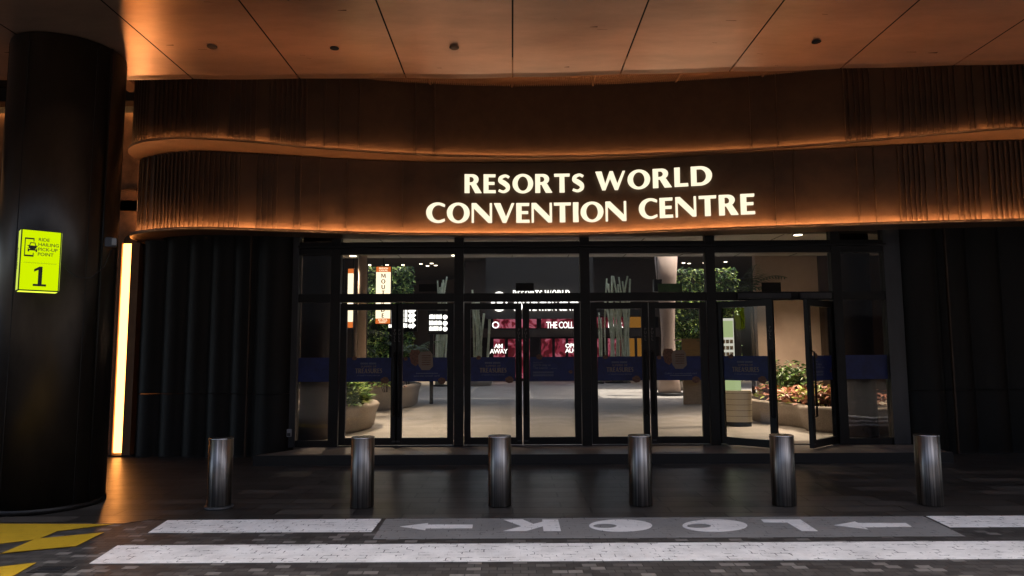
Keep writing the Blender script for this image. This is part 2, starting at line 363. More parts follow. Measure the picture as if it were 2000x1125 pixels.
flat('painted_bar', [(-3.34, 5.94), (-3.27, 5.44), (14, 5.44), (14, 5.94)], M['white'], label='long white bar across the foreground')
flat('painted_bar', [(-3.27, 4.95), (-3.22, 4.45), (14, 4.45), (14, 4.95)], M['white'])
flat('grey_paint_patch', [(-1.24, 6.835), (-1.22, 6.10), (3.92, 6.10), (3.99, 6.835)], M['grey'], .003)
z7 = ((760, 1000), 5)
flat('painted_arrow', P([(108, 149), (382, 115), (378, 130), (818, 130), (812, 166), (358, 168), (352, 185)], *z7), M['white2'], .0065, 'arrow left of the letter K')
flat('painted_letter', P([(1115, 82), (1300, 78), (1408, 124), (1495, 103), (1495, 80), (1650, 80), (1678, 193), (1508, 193), (1502, 147), (1340, 192), (1115, 193), (1292, 147)], *z7), M['white2'], .0065, 'letter K')
for a, b, c, d in ((1150.7, 1274, 1158.3, 1204.7), (1333, 1459.7, 1341.4, 1389)):
    flat('painted_letter', [P(ell((a+b)/2, 1028, (b-a)/2, 12, n=40)[:-1]), P(ell((c+d)/2, 1028.5, (d-c)/2, 4.4, n=30)[:-1])], M['white2'], .0065, 'letter O drawn as an eye')
flat('painted_letter', P([(1486, 1016), (1563, 1016), (1597.5, 1038.8), (1566, 1038.8), (1538, 1022), (1492, 1021.7)]), M['white2'], .0065, 'letter L')
flat('painted_arrow', P([(508, 740), (672, 710), (695, 722), (1062, 722), (1107, 750), (745, 755), (772, 770)], (1500, 840), 3.948), M['white2'], .0065, 'arrow right of the letter L')
flat('yellow_zigzag', P([(-160, 1023.5), (222, 1025), (112, 1038.6), (78, 1053), (203, 1041), (148, 1068), (-160, 1098), (0, 1083.2), (66, 1055.5), (-160, 1082)]), M['yellow'], .0062)
flat('yellow_zigzag', P([(-120, 1122), (71, 1100.5), (32, 1123), (-30, 1150), (-200, 1168)]), M['yellow'], .0062)
bm = NB()
gx, gy = az(100, 1113, 0)
box(bm, gx-.14, gx+.14, gy-.07, gy+.07, .001, .004)
for k in range(3): box(bm, gx-.09, gx+.09, gy-.045+k*.035, gy-.03+k*.035, .004, .008, 1)
tag(obj('drain_cover', bm, [M['gap'], M['jamb']]), 'small slotted drain cover in the dark brick paving', 'drain cover')
# unseen wing added behind the camera to block low sky off the walls
ow = thing('sky_block_wing', 'dark building wing across the driveway', 'building', (0, -14, 0))
obj('wall', B(-40, 40, -6, 0, 0, 14.6), mat('opposite_wall', (.06, .055, .05), .7, noise=.2), ow)
obj('parapet', B(-40, 40, -.4, .15, 14.602, 15), mat('opposite_parapet', (.09, .08, .07), .7), ow)
og = mat('opposite_glass', (.02, .02, .025), .1)
for k in range(12): obj('window', B(-28+k*5, -25+k*5, .003, .06, 1.0, 3.4), og, ow)
rw = thing('side_sky_block', 'dark building wing closing the right end of the driveway', 'building', (30, -4, 0))  # unseen wing added to keep low sky off the right side
obj('wall', B(0, 6, -10, 14, 0, 12), M['lwall'] if 'lwall' in M else M['dark'], rw); obj('parapet', B(-.15, .4, -10, 14, 12.002, 12.4), M['dark'], rw)
# entrance step
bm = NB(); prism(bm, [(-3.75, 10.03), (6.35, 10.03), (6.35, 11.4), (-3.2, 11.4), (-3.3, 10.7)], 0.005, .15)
st = struct('entrance_step', bm, [brick_mat('lit_step_tile', (.12, .10, .085), (.16, .13, .11), (.06, .05, .04), .9, .5, .003, rough=.4, bump=.2), M['riser']], 'low tiled step along the glass doors')  # step top lightened and warmed in place of spill light
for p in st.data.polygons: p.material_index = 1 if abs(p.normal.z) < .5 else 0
bm = NB(); box(bm, -12, 16, 11.405, 45, -.2, .15); struct('interior_floor', bm, M['ifloor'], 'pale tiled atrium floor behind the doors')

# ------------------------------------------------------------------ building
bld = thing('convention_centre', 'dark bronze entrance building with curved two tier front above the glass doors', 'building', (1.2, 11, 0))
BL = Matrix.Translation((-1.2, -11, 0))
def part(name, bm, m, label=None, smooth=False, parent=None):
    o = obj(name, bm, m, parent or bld, smooth=smooth)
    if parent is None: o.matrix_parent_inverse = BL.copy()
    if label: o['label'] = label
    return o
def spline(pts, step=.03):
    out = []
    for i in range(len(pts)-1):
        p0 = pts[max(i-1, 0)]; p1 = pts[i]; p2 = pts[i+1]; p3 = pts[min(i+2, len(pts)-1)]
        n = max(2, int(math.dist(p1, p2)/step))
        for k in range(n):
            t = k/n
            out.append(tuple(.5*((2*p1[j])+(-p0[j]+p2[j])*t+(2*p0[j]-5*p1[j]+4*p2[j]-p3[j])*t*t+(-p0[j]+3*p1[j]-3*p2[j]+p3[j])*t**3) for j in (0, 1)))
    out.append(pts[-1]); return out
def offs(path, d):
    """shift a left-to-right plan path towards the street (-Y side) by d (number or list)"""
    o = []
    for i, p in enumerate(path):
        a = path[max(i-1, 0)]; b = path[min(i+1, len(path)-1)]; dx, dy = b[0]-a[0], b[1]-a[1]; L = math.hypot(dx, dy) or 1
        dd = d[i] if isinstance(d, list) else d
        o.append((p[0]+dy/L*dd, p[1]-dx/L*dd))
    return o
def ribbed(path, ribs, z0, z1, depth=.035):
    """wall from a path with raised ribs; ribs = list of (s0, s1, height)"""
    cum = [0]
    for a, b in zip(path, path[1:]): cum.append(cum[-1]+math.dist(a, b))
    def at(s):
        s = min(max(s, 0), cum[-1]); lo, hi = 0, len(cum)-1
        while hi-lo > 1:
            mid = (lo+hi)//2
            if cum[mid] <= s: lo = mid
            else: hi = mid
        t = (s-cum[lo])/max(cum[hi]-cum[lo], 1e-9); a, b = path[lo], path[hi]; L = math.dist(a, b) or 1
        return (a[0]+(b[0]-a[0])*t, a[1]+(b[1]-a[1])*t), ((b[1]-a[1])/L, -(b[0]-a[0])/L)
    cols = [(s, 0) for s in cum]
    for a, b, h in ribs:
        cols = [c for c in cols if not (a-.003 < c[0] < b+.003)]
        cols += [(a, 0), (a+.002, h), (b-.002, h), (b, 0)]
    cols.sort(); bm = NB(); prev = None
    for s, h in cols:
        p, n = at(s); q = (p[0]+n[0]*h, p[1]+n[1]*h)
        cur = (bm.verts.new((*q, z0)), bm.verts.new((*q, z1)))
        if prev: bm.faces.new((prev[0], cur[0], cur[1], prev[1]))
        prev = cur
    return bm, cum, path
def s_at_px(path, px):
    best = None; s = 0
    for i, p in enumerate(path):
        if i: s += math.dist(path[i-1], p)
        if p[1] > 0:
            e = abs(1000+F*p[0]/p[1]-px)+(200 if p[1] > 10.6 and p[0] < -5.9 else 0)
            if best is None or e < best[0]: best = (e, s)
    return best[1]
low = [(-6.12, 11.25), (-6.09, 10.79), (-5.87, 10.45), (-5.47, 10.20), (-4.79, 10.03), (-3.87, 10.17), (-2.84, 10.41), (-1.61, 10.63), (0, 10.72), (1.62, 10.63), (3.14, 10.33), (5.3, 9.95), (7.38, 9.69), (9.5, 9.62), (12, 9.8)]
trm = [(-6.02, 11.2), (-5.93, 10.45), (-5.84, 10.15), (-5.59, 9.84), (-5.18, 9.62), (-4.63, 9.54), (-3.76, 9.75), (-2.94, 10.05), (-1.59, 10.40), (.01, 10.57), (1.63, 10.51), (3.18, 10.32), (3.93, 10.19), (5.3, 9.82), (6.23, 9.52), (7.17, 9.29), (9.5, 9.1), (12, 9.2)]
low = spline(low); trm = spline(trm)
ZB, ZT, ZR = 3.46, 4.69, 5.92
lw = offs(low, -.10)
uw = offs(trm, -.075)
R_ = random.Random(3)
def ribs_for(path, dense, seams, pitch=(.068, .078)):
    rb = []
    for a, b in dense:
        s = s_at_px(path, a); e = s_at_px(path, b) if b < 2300 else 1e9
        tot = sum(math.dist(x, y) for x, y in zip(path, path[1:]))-.1; e = min(e, tot)
        while s < e-.06:
            rb.append((s, s+.024, .032)); s += R_.uniform(*pitch) if R_.random() > .06 else .15
    for a in seams:
        s = s_at_px(path, a); rb.append((s, s+.022, .03))
    return rb
bm, _, _ = ribbed(uw, ribs_for(uw, [(262, 420), (432, 500), (515, 600), (1678, 1740), (1752, 9999)], [625, 652, 693, 808, 843, 1480, 1535, 1668]), ZT+.02, ZR)
part('upper_fascia', bm, M['bronze'], 'upper bronze band with vertical ribs at both ends')
bm, _, _ = ribbed(lw, ribs_for(lw, [(262, 470), (490, 545), (1770, 9999)], [565, 578, 614, 672, 782, 1522, 1562, 1690, 1722]), ZB+.02, ZT-.012)
part('lower_fascia', bm, M['bronze'], 'lower bronze band that carries the lit sign')
def band(outer, inner, z0, z1):
    bm = NB(); v = []
    for o, i in zip(outer, inner): v.append([bm.verts.new((*o, z0)), bm.verts.new((*o, z1)), bm.verts.new((*i, z1)), bm.verts.new((*i, z0))])
    for a, b in zip(v, v[1:]):
        for k in range(4): bm.faces.new((a[k], b[k], b[(k+1) % 4], a[(k+1) % 4]))
    bm.faces.new(v[0]); bm.faces.new(v[-1][::-1]); bmesh.ops.recalc_face_normals(bm, faces=bm.faces); return bm
part('upper_ledge', band(trm, offs(trm, -.6), ZT, ZT+.018), M['bronzeT'], 'thin curved ledge between the two bands')
part('ledge_lip', band(offs(trm, .004), offs(trm, -.012), ZT+.019, ZT+.036), M['bronzeT'])
part('lower_ledge', band(low, offs(low, -.45), ZB, ZB+.018), M['bronzeT'], 'thin curved ledge along the foot of the lower band')
part('ledge_lip', band(offs(low, .004), offs(low, -.012), ZB+.019, ZB+.047), M['bronzeT'])
part('light_strip', band(offs(trm, -.030), offs(trm, -.042), ZT+.020, ZT+.028), M['led'])
part('light_strip', band(offs(low, -.020), offs(low, -.034), ZB+.020, ZB+.028), M['ledlow'])
# soffit under the lower band, and what closes the building above
bm = NB(); poly = offs(low, -.2); vs = [bm.verts.new((*p, 3.62)) for p in poly[::3]]+[bm.verts.new((12, 11.6, 3.62)), bm.verts.new((-6.0, 11.6, 3.62))]
bm.faces.new(vs); part('soffit', bm, M['soffit'], 'black soffit over the doors')
bm = NB(); y0 = 8.36
for k in range(9): box(bm, -6.3+k*1.62*1.25, -6.3+(k+1)*1.62*1.25-.02, y0, 12, ZR, ZR+.03)
part('roof_grille', bm, M['grille'])
bm = NB()
x = -6.0
while x < 12:
    box(bm, x, x+.015, 9.6, 11.3, ZR-.03, ZR-.002); x += .03
for yy in (10.0, 10.7, 11.0): box(bm, -6, 12, yy, yy+.025, ZR-.045, ZR-.031)
for k in range(8): box(bm, -5.2+k*1.3, -5.17+k*1.3, 9.6, 11.3, ZR-.05, ZR-.046)
part('perforated_grille', bm, M['grille'], 'brown slatted grille above the curved front')
bm = NB(); box(bm, -25, 25, 4.5, 22, 6.05, 6.3); part('light_block_roof', bm, M['soffit'])  # unseen slab added to stop sky and sun leaking in
# ground floor walls: scalloped dark cladding
def scallop(path, w, d):
    s = 0; o = []
    for i, p in enumerate(path):
        if i: s += math.dist(path[i-1], p)
        o.append(d*abs(math.sin(PI*s/w))**.7)
    return offs(path, o)
def wall(path, z0, z1):
    bm = NB(); prev = None
    for p in path:
        c = (bm.verts.new((*p, z0)), bm.verts.new((*p, z1)))
        if prev: bm.faces.new((prev[0], c[0], c[1], prev[1])).smooth = True
        prev = c
    return bm
lp = scallop([(-6.02+k*.02, 11.06-.0012*k) for k in range(98)], .38, .09)
part('wall_cladding', wall(lp, .03, .985), M['dark'], 'dark scalloped wall left of the doors, lower course')
part('wall_cladding', wall(lp, .995, 3.62), M['dark'], 'dark scalloped wall left of the doors, upper course')
rp = scallop([(6.84+k*.02, 10.98-.0005*k) for k in range(260)], .52, .09)
part('wall_cladding', wall(rp, .03, .985), M['dark'], 'dark scalloped wall right of the doors, lower course')
part('wall_cladding', wall(rp, .995, 3.62), M['dark'], 'dark scalloped wall right of the doors, upper course')
pl = [(-3.80+.32*math.cos(rad(a)), 11.02+.32*math.sin(rad(a))) for a in range(180, 361, 6)]
part('corner_pier', wall(pl, .03, .985), M['dark']); part('corner_pier', wall(pl, .995, 3.62), M['dark'], 'rounded dark pier at the left of the doors')
pr_ = [(6.54+.32*math.cos(rad(a)), 11.02+.32*math.sin(rad(a))) for a in range(180, 361, 6)]
part('corner_pier', wall(pr_, .03, .985), M['dark']); part('corner_pier', wall(pr_, .995, 3.62), M['dark'], 'rounded dark pier at the right of the doors')
for xx in (-4.13, 6.87):
    part('pier_trim', B(xx-.012, xx+.012, 10.70, 10.74, .03, 3.6), M['bronze'])
part('wall_plinth', wall(lp+pl, -.01, .03), M['gap']); part('wall_plinth', wall(pr_+rp, -.01, .03), M['gap'])
# lit bronze wall at the far left
for (a, b, c) in ((0, .99, 'lower'), (1.0, 4.36, 'middle'), (4.38, 5.72, 'top')):
    bm = NB(); x = -14.
    while x < -6.35:
        x2 = min(x+1.15, -6.3); box(bm, x+.004, x2-.004, 11.3, 11.4, a+.02, b); x = x2
    part('side_wall', bm, M['lwall'], 'bronze panelled wall behind the round column, %s course' % c)
bm = NB(); box(bm, -14, -6.30, 11.36, 11.6, 0, 6.0); part('wall_backing', bm, M['gap'])
bm = NB(); box(bm, -14, -6.1, 10.9, 11.16, 5.78, 6.0); part('cove_box', bm, M['soffit'])
bm = NB(); box(bm, -14, -6.3, 11.19, 11.21, 5.80, 5.82); part('light_strip', bm, emat('cove_led', (1, .5, .18), 14))
bm = NB(); box(bm, -14, -6.3, 11.22, 11.30, 4.355, 4.385); part('wall_ledge', bm, M['bronzeT'])
# pale vertical light fin
fin = thing('light_fin', 'tall glowing cream light panel at the left end of the dark scalloped wall', 'wall light', (-6.2, 11.1, 0))
def fp(name, bm, m):
    o = obj(name, bm, m, fin); o.matrix_parent_inverse = Matrix.Translation((6.2, -11.1, 0)); return o
fp('diffuser', B(-6.345, -6.195, 11.02, 11.2, .06, 3.42, .01), M['fin'])
fp('side_trim', B(-6.19, -6.06, 10.99, 11.22, .03, 3.43), M['bronzeT']); fp('side_trim', B(-6.39, -6.35, 11.0, 11.22, .03, 3.43), M['bronzeT'])
fp('foot_plate', B(-6.41, -6.03, 10.98, 11.22, .006, .03), M['gap'])

# ------------------------------------------------------------------ canopy ceiling
cn = thing('canopy_ceiling', 'flat copper panelled canopy ceiling over the forecourt', 'canopy ceiling', (0, 6, 5.07))
CI = Matrix.Translation((0, -6, -5.07))
def cp(name, bm, m, label=None, parent=None):
    o = obj(name, bm, m, parent or cn)
    if not parent: o.matrix_parent_inverse = CI.copy()
    if label: o['label'] = label
    return o
CY = 4.5
def edgeY(x): return 8.32 if x < 0 else 8.32-.055*min(x, 9)
for k in range(-18, 18):
    xa, xb = .02+k*1.345, .02+(k+1)*1.345
    bm = NB(); n = 10
    for i in range(n):
        for j in range(2):
            pass
    ys = [CY+(edgeY(xa)-CY)*i/24 for i in range(25)]
    rows = []
    for i in range(25):
        row = []
        for j in range(9):
            x = xa+.009+(xb-xa-.018)*j/8; Y = CY+(edgeY(x)-CY)*i/24
            bulge = -.010*math.sin(PI*j/8)*(1+.5*math.sin(k*2.3+i*.4))
            row.append(bm.verts.new((x, Y, 5.07+bulge)))
        rows.append(row)
    for a, b in zip(rows, rows[1:]):
        for j in range(8): bm.faces.new((a[j], b[j], b[j+1], a[j+1])).smooth = True
    # turned up edge towards the building
    tp = [bm.verts.new((v.co.x, v.co.y+.005, 5.2)) for v in rows[-1]]
    for j in range(8): bm.faces.new((rows[-1][j], tp[j], tp[j+1], rows[-1][j+1]))
    # a few scratches and smears
    q = random.Random(50+k)
    for _ in range(q.randint(1, 4)):
        sx, sy = q.uniform(xa+.1, xb-.3), q.uniform(6.4, 8.1); w = q.uniform(.03, .12)
        v = [bm.verts.new((sx+a, sy+b, 5.055)) for a, b in ((0, 0), (w, q.uniform(-.02, .02)), (w, .012), (0, .006))]
        bm.faces.new(v).material_index = 1
    cp('ceiling_panel', bm, [M['ceil'], M['ceilsc']])
bm = NB(); box(bm, -24.2, 24.2, CY, 7.8, 5.10, 6.04); cp('light_block_backing', bm, M['gap'])  # backs the panels; made thick, out of view, to block sun and sky
bm = NB(); prism(bm, [(-24.2, 7.802), (0, 7.802), (0, 8.28), (-24.2, 8.28)], 5.10, 6.04); cp('light_block_backing', bm, M['gap'])
for x, y, lb, up in ((-3.36, 7.38, 'recessed fitting in the copper ceiling nearest the round column', 0), (-2.0, 7.44, 'black ceiling opening, second fitting from the round column', 1), (-.64, 7.43, 'recessed fitting in the copper ceiling left of the centre seam', 0), (3.42, 7.34, 'black ceiling opening alone on the right side of the copper ceiling', 1)):
    t = thing('ceiling_fitting', lb, 'ceiling fitting', (x, y, 5.055), 0, 'fittings in the copper ceiling')
    obj('rim', lathe(NB(), [(.055, 0), (.055, -.008), (.045, -.014)] if not up else [(.05, 0), (.05, -.004), (.044, -.006)]), M['bronzeT'] if not up else M['gap'], t)
    obj('cover', lathe(NB(), [(.043, -.012), (.04, -.018)] if not up else [(.043, -.004), (.04, -.0075)]), M['grille'] if not up else M['gap'], t)

# ------------------------------------------------------------------ round column
cx, cy, cr = -5.07, 7.57, .565
col = thing('round_column', 'massive round dark metal clad column at the left of the forecourt', 'column', (cx, cy, 0))
bm = NB(); lathe(bm, [(cr, .06), (cr, 5.055)], seg=96); obj('shaft', bm, M['col'], col)
bm = NB()
for a in (-98, -30, 35, 150, 215): 
    ca, sa = math.cos(rad(a)), math.sin(rad(a)); tube(bm, [(ca*(cr-.001), sa*(cr-.001), .06), (ca*(cr-.001), sa*(cr-.001), 5.05)], .0055, 6)
obj('panel_joint', bm, M['gap'], col)
bm = NB(); lathe(bm, [(cr+.012, .004), (cr+.012, .055), (cr-.02, .06)], seg=96); obj('skirting', bm, M['dark'], col)
bm = NB(); a = rad(-14); ca, sa = math.cos(a), math.sin(a)
tube(bm, [(ca*(cr+.014), sa*(cr+.014), .06), (ca*(cr+.014), sa*(cr+.014), 5.05)], .012, 8); obj('conduit', bm, M['dark'], col)
# socket box
sx, sz = ay(217, 474, 7.30)
sk = thing('junction_box', 'small grey cable junction box on the right side of the round column', 'junction box', (sx-.01, 7.32, sz), rad(30))
obj('housing', B(-.06, .05, -.07, .02, -.05, .05, .008), M['jamb'], sk)
obj('cover_plate', B(.005, .048, -.077, -.071, -.03, .042), mat('grey_plastic', (.22, .22, .22), .5), sk)
# cable
p0 = ay(120, 512, 6.98); p1 = ay(150, 541, 6.96); p2 = ay(178, 543, 7.02); p3 = ay(203, 520, 7.14); p4 = ay(218, 488, 7.27)
bm = NB(); tube(bm, [(p0[0], 6.98, p0[1]), ((p0[0]+p1[0])/2, 6.96, p1[1]+.06), (p1[0], 6.97, p1[1]), (p2[0], 7.02, p2[1]), (p3[0], 7.15, p3[1]), (p4[0], 7.27, p4[1])], .006, 8)
tag(obj('cable', bm, M['gap']), 'black cable sagging from the lime light box to the junction box', 'cable')
# lime light box
bx0, bzb = ay(37, 570, 6.78); bx1, _ = ay(120, 572, 6.78); _, bzt = ay(40, 452, 6.78)
w = (bx1-bx0); hh = 2.915-2.275
ls = thing('light_box_sign', 'lit lime green ride hailing pick-up point 1 box sign on the round column', 'sign', (-4.79, 6.87, 2.25), rad(42))
def lsp(name, bm, m): return obj(name, bm, m, ls)
bw = .172; hh = .625
lsp('case', B(-bw, bw, -.012, .135, 0, hh), M['black'])
lsp('face', B(-bw+.010, bw-.010, -.018, -.013, .012, hh-.012), M['lime'])
lsp('side_panel', B(-bw-.004, -bw-.0005, .0, .128, .012, hh-.012), M['limeside'])
lsp('side_panel', B(bw+.0005, bw+.004, .0, .128, .012, hh-.012), M['limeside'])
lsp('bottom_panel', B(-bw+.01, bw-.01, .0, .128, -.004, -.0005), emat('lime_glow', (.42, .52, .03), 1.6))
def tx(s, size, x, z, y=-.020, m='ink', name='lettering', parent=ls, **k): return meobj(name, text_mesh(s, size, .0008, **k), M[m], parent, T(x, y, z) @ UP)
tx('RIDE\nHAILING\nPICK-UP\nPOINT', .046, -.028, .51, align='LEFT', line=1.08, bold=.0004)
meobj('number', curve_mesh([[(-.052, .050), (-.052, .072), (-.012, .072), (-.012, .215), (-.048, .195), (-.048, .220), (-.004, .250), (.022, .250), (.022, .072), (.060, .072), (.060, .050)]], .0008), M['ink'], ls, T(0, -.020, 0) @ UP, 'numeral 1')
lsp('divider_line', B(-bw+.035, bw-.035, -.0205, -.0192, .283, .2855), M['ink'])
# phone outline and car pictogram
cs = [[(-.185, .345), (-.088, .345), (-.088, .385), (-.097, .385), (-.097, .362), (-.176, .362), (-.176, .520), (-.097, .520), (-.097, .500), (-.088, .500), (-.088, .535), (-.185, .535)]]
meobj('phone_pictogram', curve_mesh(cs, .0008), M['ink'], ls, T(.012, -.020, 0) @ Matrix.Scale(.82, 4, (1, 0, 0)) @ UP)
cs = [[(-.146, .395), (-.146, .43), (-.135, .447), (-.150, .452), (-.150, .460), (-.133, .460), (-.123, .490), (-.073, .490), (-.063, .460), (-.047, .460), (-.047, .452), (-.060, .447), (-.050, .43), (-.050, .395), (-.065, .395), (-.065, .408), (-.130, .408), (-.130, .395)],
      [(-.124, .458), (-.117, .482), (-.079, .482), (-.072, .458)], [(-.142, .425), (-.142, .435), (-.125, .428), (-.125, .420)], [(-.071, .420), (-.071, .428), (-.054, .435), (-.054, .425)]]
meobj('car_pictogram', curve_mesh(cs, .0008), M['ink'], ls, T(.008, -.020, 0) @ Matrix.Scale(.82, 4, (1, 0, 0)) @ UP)
tx('RIDE HAILING', .035, 0, 0, name='side_lettering').matrix_local = T(-bw-.0055, .075, .33) @ Matrix.Rotation(-PI/2, 4, 'Z') @ UP @ Matrix.Rotation(PI/2, 4, 'Z')
# black dome fittings on the wall behind
for px_, py_, lb in ((239, 467, 'upper black dome fitting on the bronze wall beside the light fin'), (235, 531, 'lower black dome fitting on the bronze wall beside the light fin')):
    X, Z = ay(px_, py_, 10.9)
    t = thing('wall_dome', lb, 'wall dome', (X, 11.28, Z), 0, 'black dome fittings')
    bm = lathe(NB(), [(.02, .0), (.10, .0), (.135, .03), (.135, .10), (.11, .15)], seg=24)
    bmesh.ops.rotate(bm, cent=(0, 0, 0), matrix=Matrix.Rotation(PI/2, 3, 'X'), verts=bm.verts); bmesh.ops.translate(bm, vec=(0, -.15, 0), verts=[])
    obj('housing', bm, M['black'], t)
    bm = lathe(NB(), [(.018, 0), (.018, .02), (.005, .028)], seg=12); obj('lamp_button', bm, M['jamb'], t, loc=(0, -.1, -.15))  # small grey knob in place of the pale highlight under the dome

# ------------------------------------------------------------------ bollards
spots = [(-3.09, 7.36), (-1.59, 7.37), (-.14, 7.40), (1.35, 7.39), (2.85, 7.36), (4.37, 7.33)]
blab = ['steel bollard with a dark ring at its foot, closest to the round column', 'steel bollard in front of the leftmost door pair', 'steel bollard standing behind the painted letter K', 'steel bollard in front of the third door pair from the left', 'steel bollard in front of the open doors', 'steel bollard at the right end of the row']
bol = thing('bollard', blab[0], 'bollard', (0, 0, 0), 0, 'steel bollards along the pavement edge')
br = .122; HB = .725
obj('post', lathe(NB(), [(br, .006), (br, HB-.012)], seg=64), M['steel'], bol)
obj('cap', lathe(NB(), [(br, HB-.012), (br+.0005, HB-.004), (br-.006, HB), (br-.014, HB-.003), (.001, HB-.006)], seg=64), M['steelcap'], bol)
for i, (x, y) in enumerate(spots):
    if i == 0: o = bol
    else:
        o = bol.copy(); C.objects.link(o)
        for ch in [c for c in bol.children if c.name.split('.')[0] in ('post', 'cap')]:
            c = ch.copy(); C.objects.link(c); c.parent = o
    o['label'] = blab[i]; o.location = (x, y, .004); o.rotation_euler = (0, 0, i*1.3)
obj('base_ring', lathe(NB(), [(br+.028, .0), (br+.028, .014), (br+.018, .026), (br+.001, .030)], seg=64), M['rubber'], bol)

# ------------------------------------------------------------------ main sign
sg = thing('entrance_sign', 'lit cream letters reading RESORTS WORLD CONVENTION CENTRE on the curved lower band', 'sign', (1.3, 10.6, 4.0))
SI = Matrix.Translation((-1.3, -10.6, -4.0))
def on_low(x, z, off=.02):
    for a, b in zip(lw, lw[1:]):
        if a[0] <= x <= b[0] and a[0] > -6:
            t = (x-a[0])/(b[0]-a[0]); y = a[1]+(b[1]-a[1])*t; ang = math.atan2(b[1]-a[1], b[0]-a[0])
            return SI @ T(x, y, z) @ Matrix.Rotation(ang, 4, 'Z') @ T(0, -off, 0) @ UP
# letter by letter so that each follows the curve
word('RESORTS', .30, -.755, lambda x: on_low(x, 4.165, .07), 'letter', [M['letter'], M['lettersd']], sg, .02, width=1.93)
word('WORLD', .30, 1.35, lambda x: on_low(x, 4.185, .07), 'letter', [M['letter'], M['lettersd']], sg, .02, width=1.78)
word('CONVENTION', .315, -1.365, lambda x: on_low(x, 3.68, .07), 'letter', [M['letter'], M['lettersd']], sg, .02, sp=.085, width=3.19)
word('CENTRE', .315, 2.02, lambda x: on_low(x, 3.70, .07), 'letter', [M['letter'], M['lettersd']], sg, .02, sp=.085, width=1.71)

# ------------------------------------------------------------------ glazed entrance
DY = 10.95
en = thing('glass_entrance', 'black framed glazed entrance with four pairs of glass doors and transom windows', 'glass doors', (1.2, DY, .15))
EI = Matrix.Translation((-1.2, -DY, -.15))
def ep(name, bm, m, parent=None, label=None):
    o = obj(name, bm, m, parent or en)
    if parent is None: o.matrix_parent_inverse = EI.copy()
    if label: o['label'] = label
    return o
mull = [-2.83, -.85, 1.17, 3.19, 5.21]
for x in mull: ep('mullion', B(x-.075, x+.075, DY-.07, DY+.07, .152, 3.62, .004), M['black'])
for a, b in zip([-3.42]+mull, mull+[5.98]):
    a += .0755 if a > -3.4 else 0; b -= .0755 if b < 5.9 else 0
    ep('transom', B(a, b, DY-.06, DY+.06, 2.43, 2.565, .004), M['black']); ep('head_beam', B(a, b, DY-.06, DY+.06, 3.20, 3.40, .004), M['black'])
    side = b < -2.5 or a > 5.2
    ep('transom_window', B(a, b, DY-.006, DY+.006, 2.565, 3.20), M['glassdk'] if side else M['glass'])
    ep('clerestory_window', B(a, b, DY-.006, DY+.006, 3.40, 3.62), M['glassdk'] if side else M['glass'])
ep('head_trim', B(-3.42, 5.98, DY-.16, DY-.075, 3.30, 3.33), M['black'])
ep('jamb_panel', B(-3.53, -3.42, DY-.08, DY+.08, .152, 3.62), M['jamb'], label='grey metal jamb at the left of the doors')
ep('jamb_panel', B(5.98, 6.24, DY-.08, DY+.08, .152, 3.62), M['jamb'], label='grey metal jamb at the right of the doors')
for a, b in ((-3.42, -2.905), (5.285, 5.98)):
    o = ep('side_window', B(a, b, DY-.05, DY+.05, .152, .25), M['black'])
    q = ep('pane', B(a, b, DY-.006, DY+.006, .25, 2.43), M['glassdk'], o)
    q = ep('vinyl_band', B(a+.01, b-.01, DY-.012, DY-.0065, 1.17, 1.55), M['blue'], o)
X, Z = ay(571, 846, DY-.1)
skt = thing('wall_socket', 'small grey socket box low on the left jamb of the doors', 'socket', (-3.50, DY-.085, .38))
obj('housing', B(-.04, .04, -.03, 0, -.06, .06, .006), mat('socket_grey', (.3, .3, .3), .5), skt); obj('switch_plate', B(-.025, .025, -.036, -.031, -.045, .0), M['jamb'], skt)
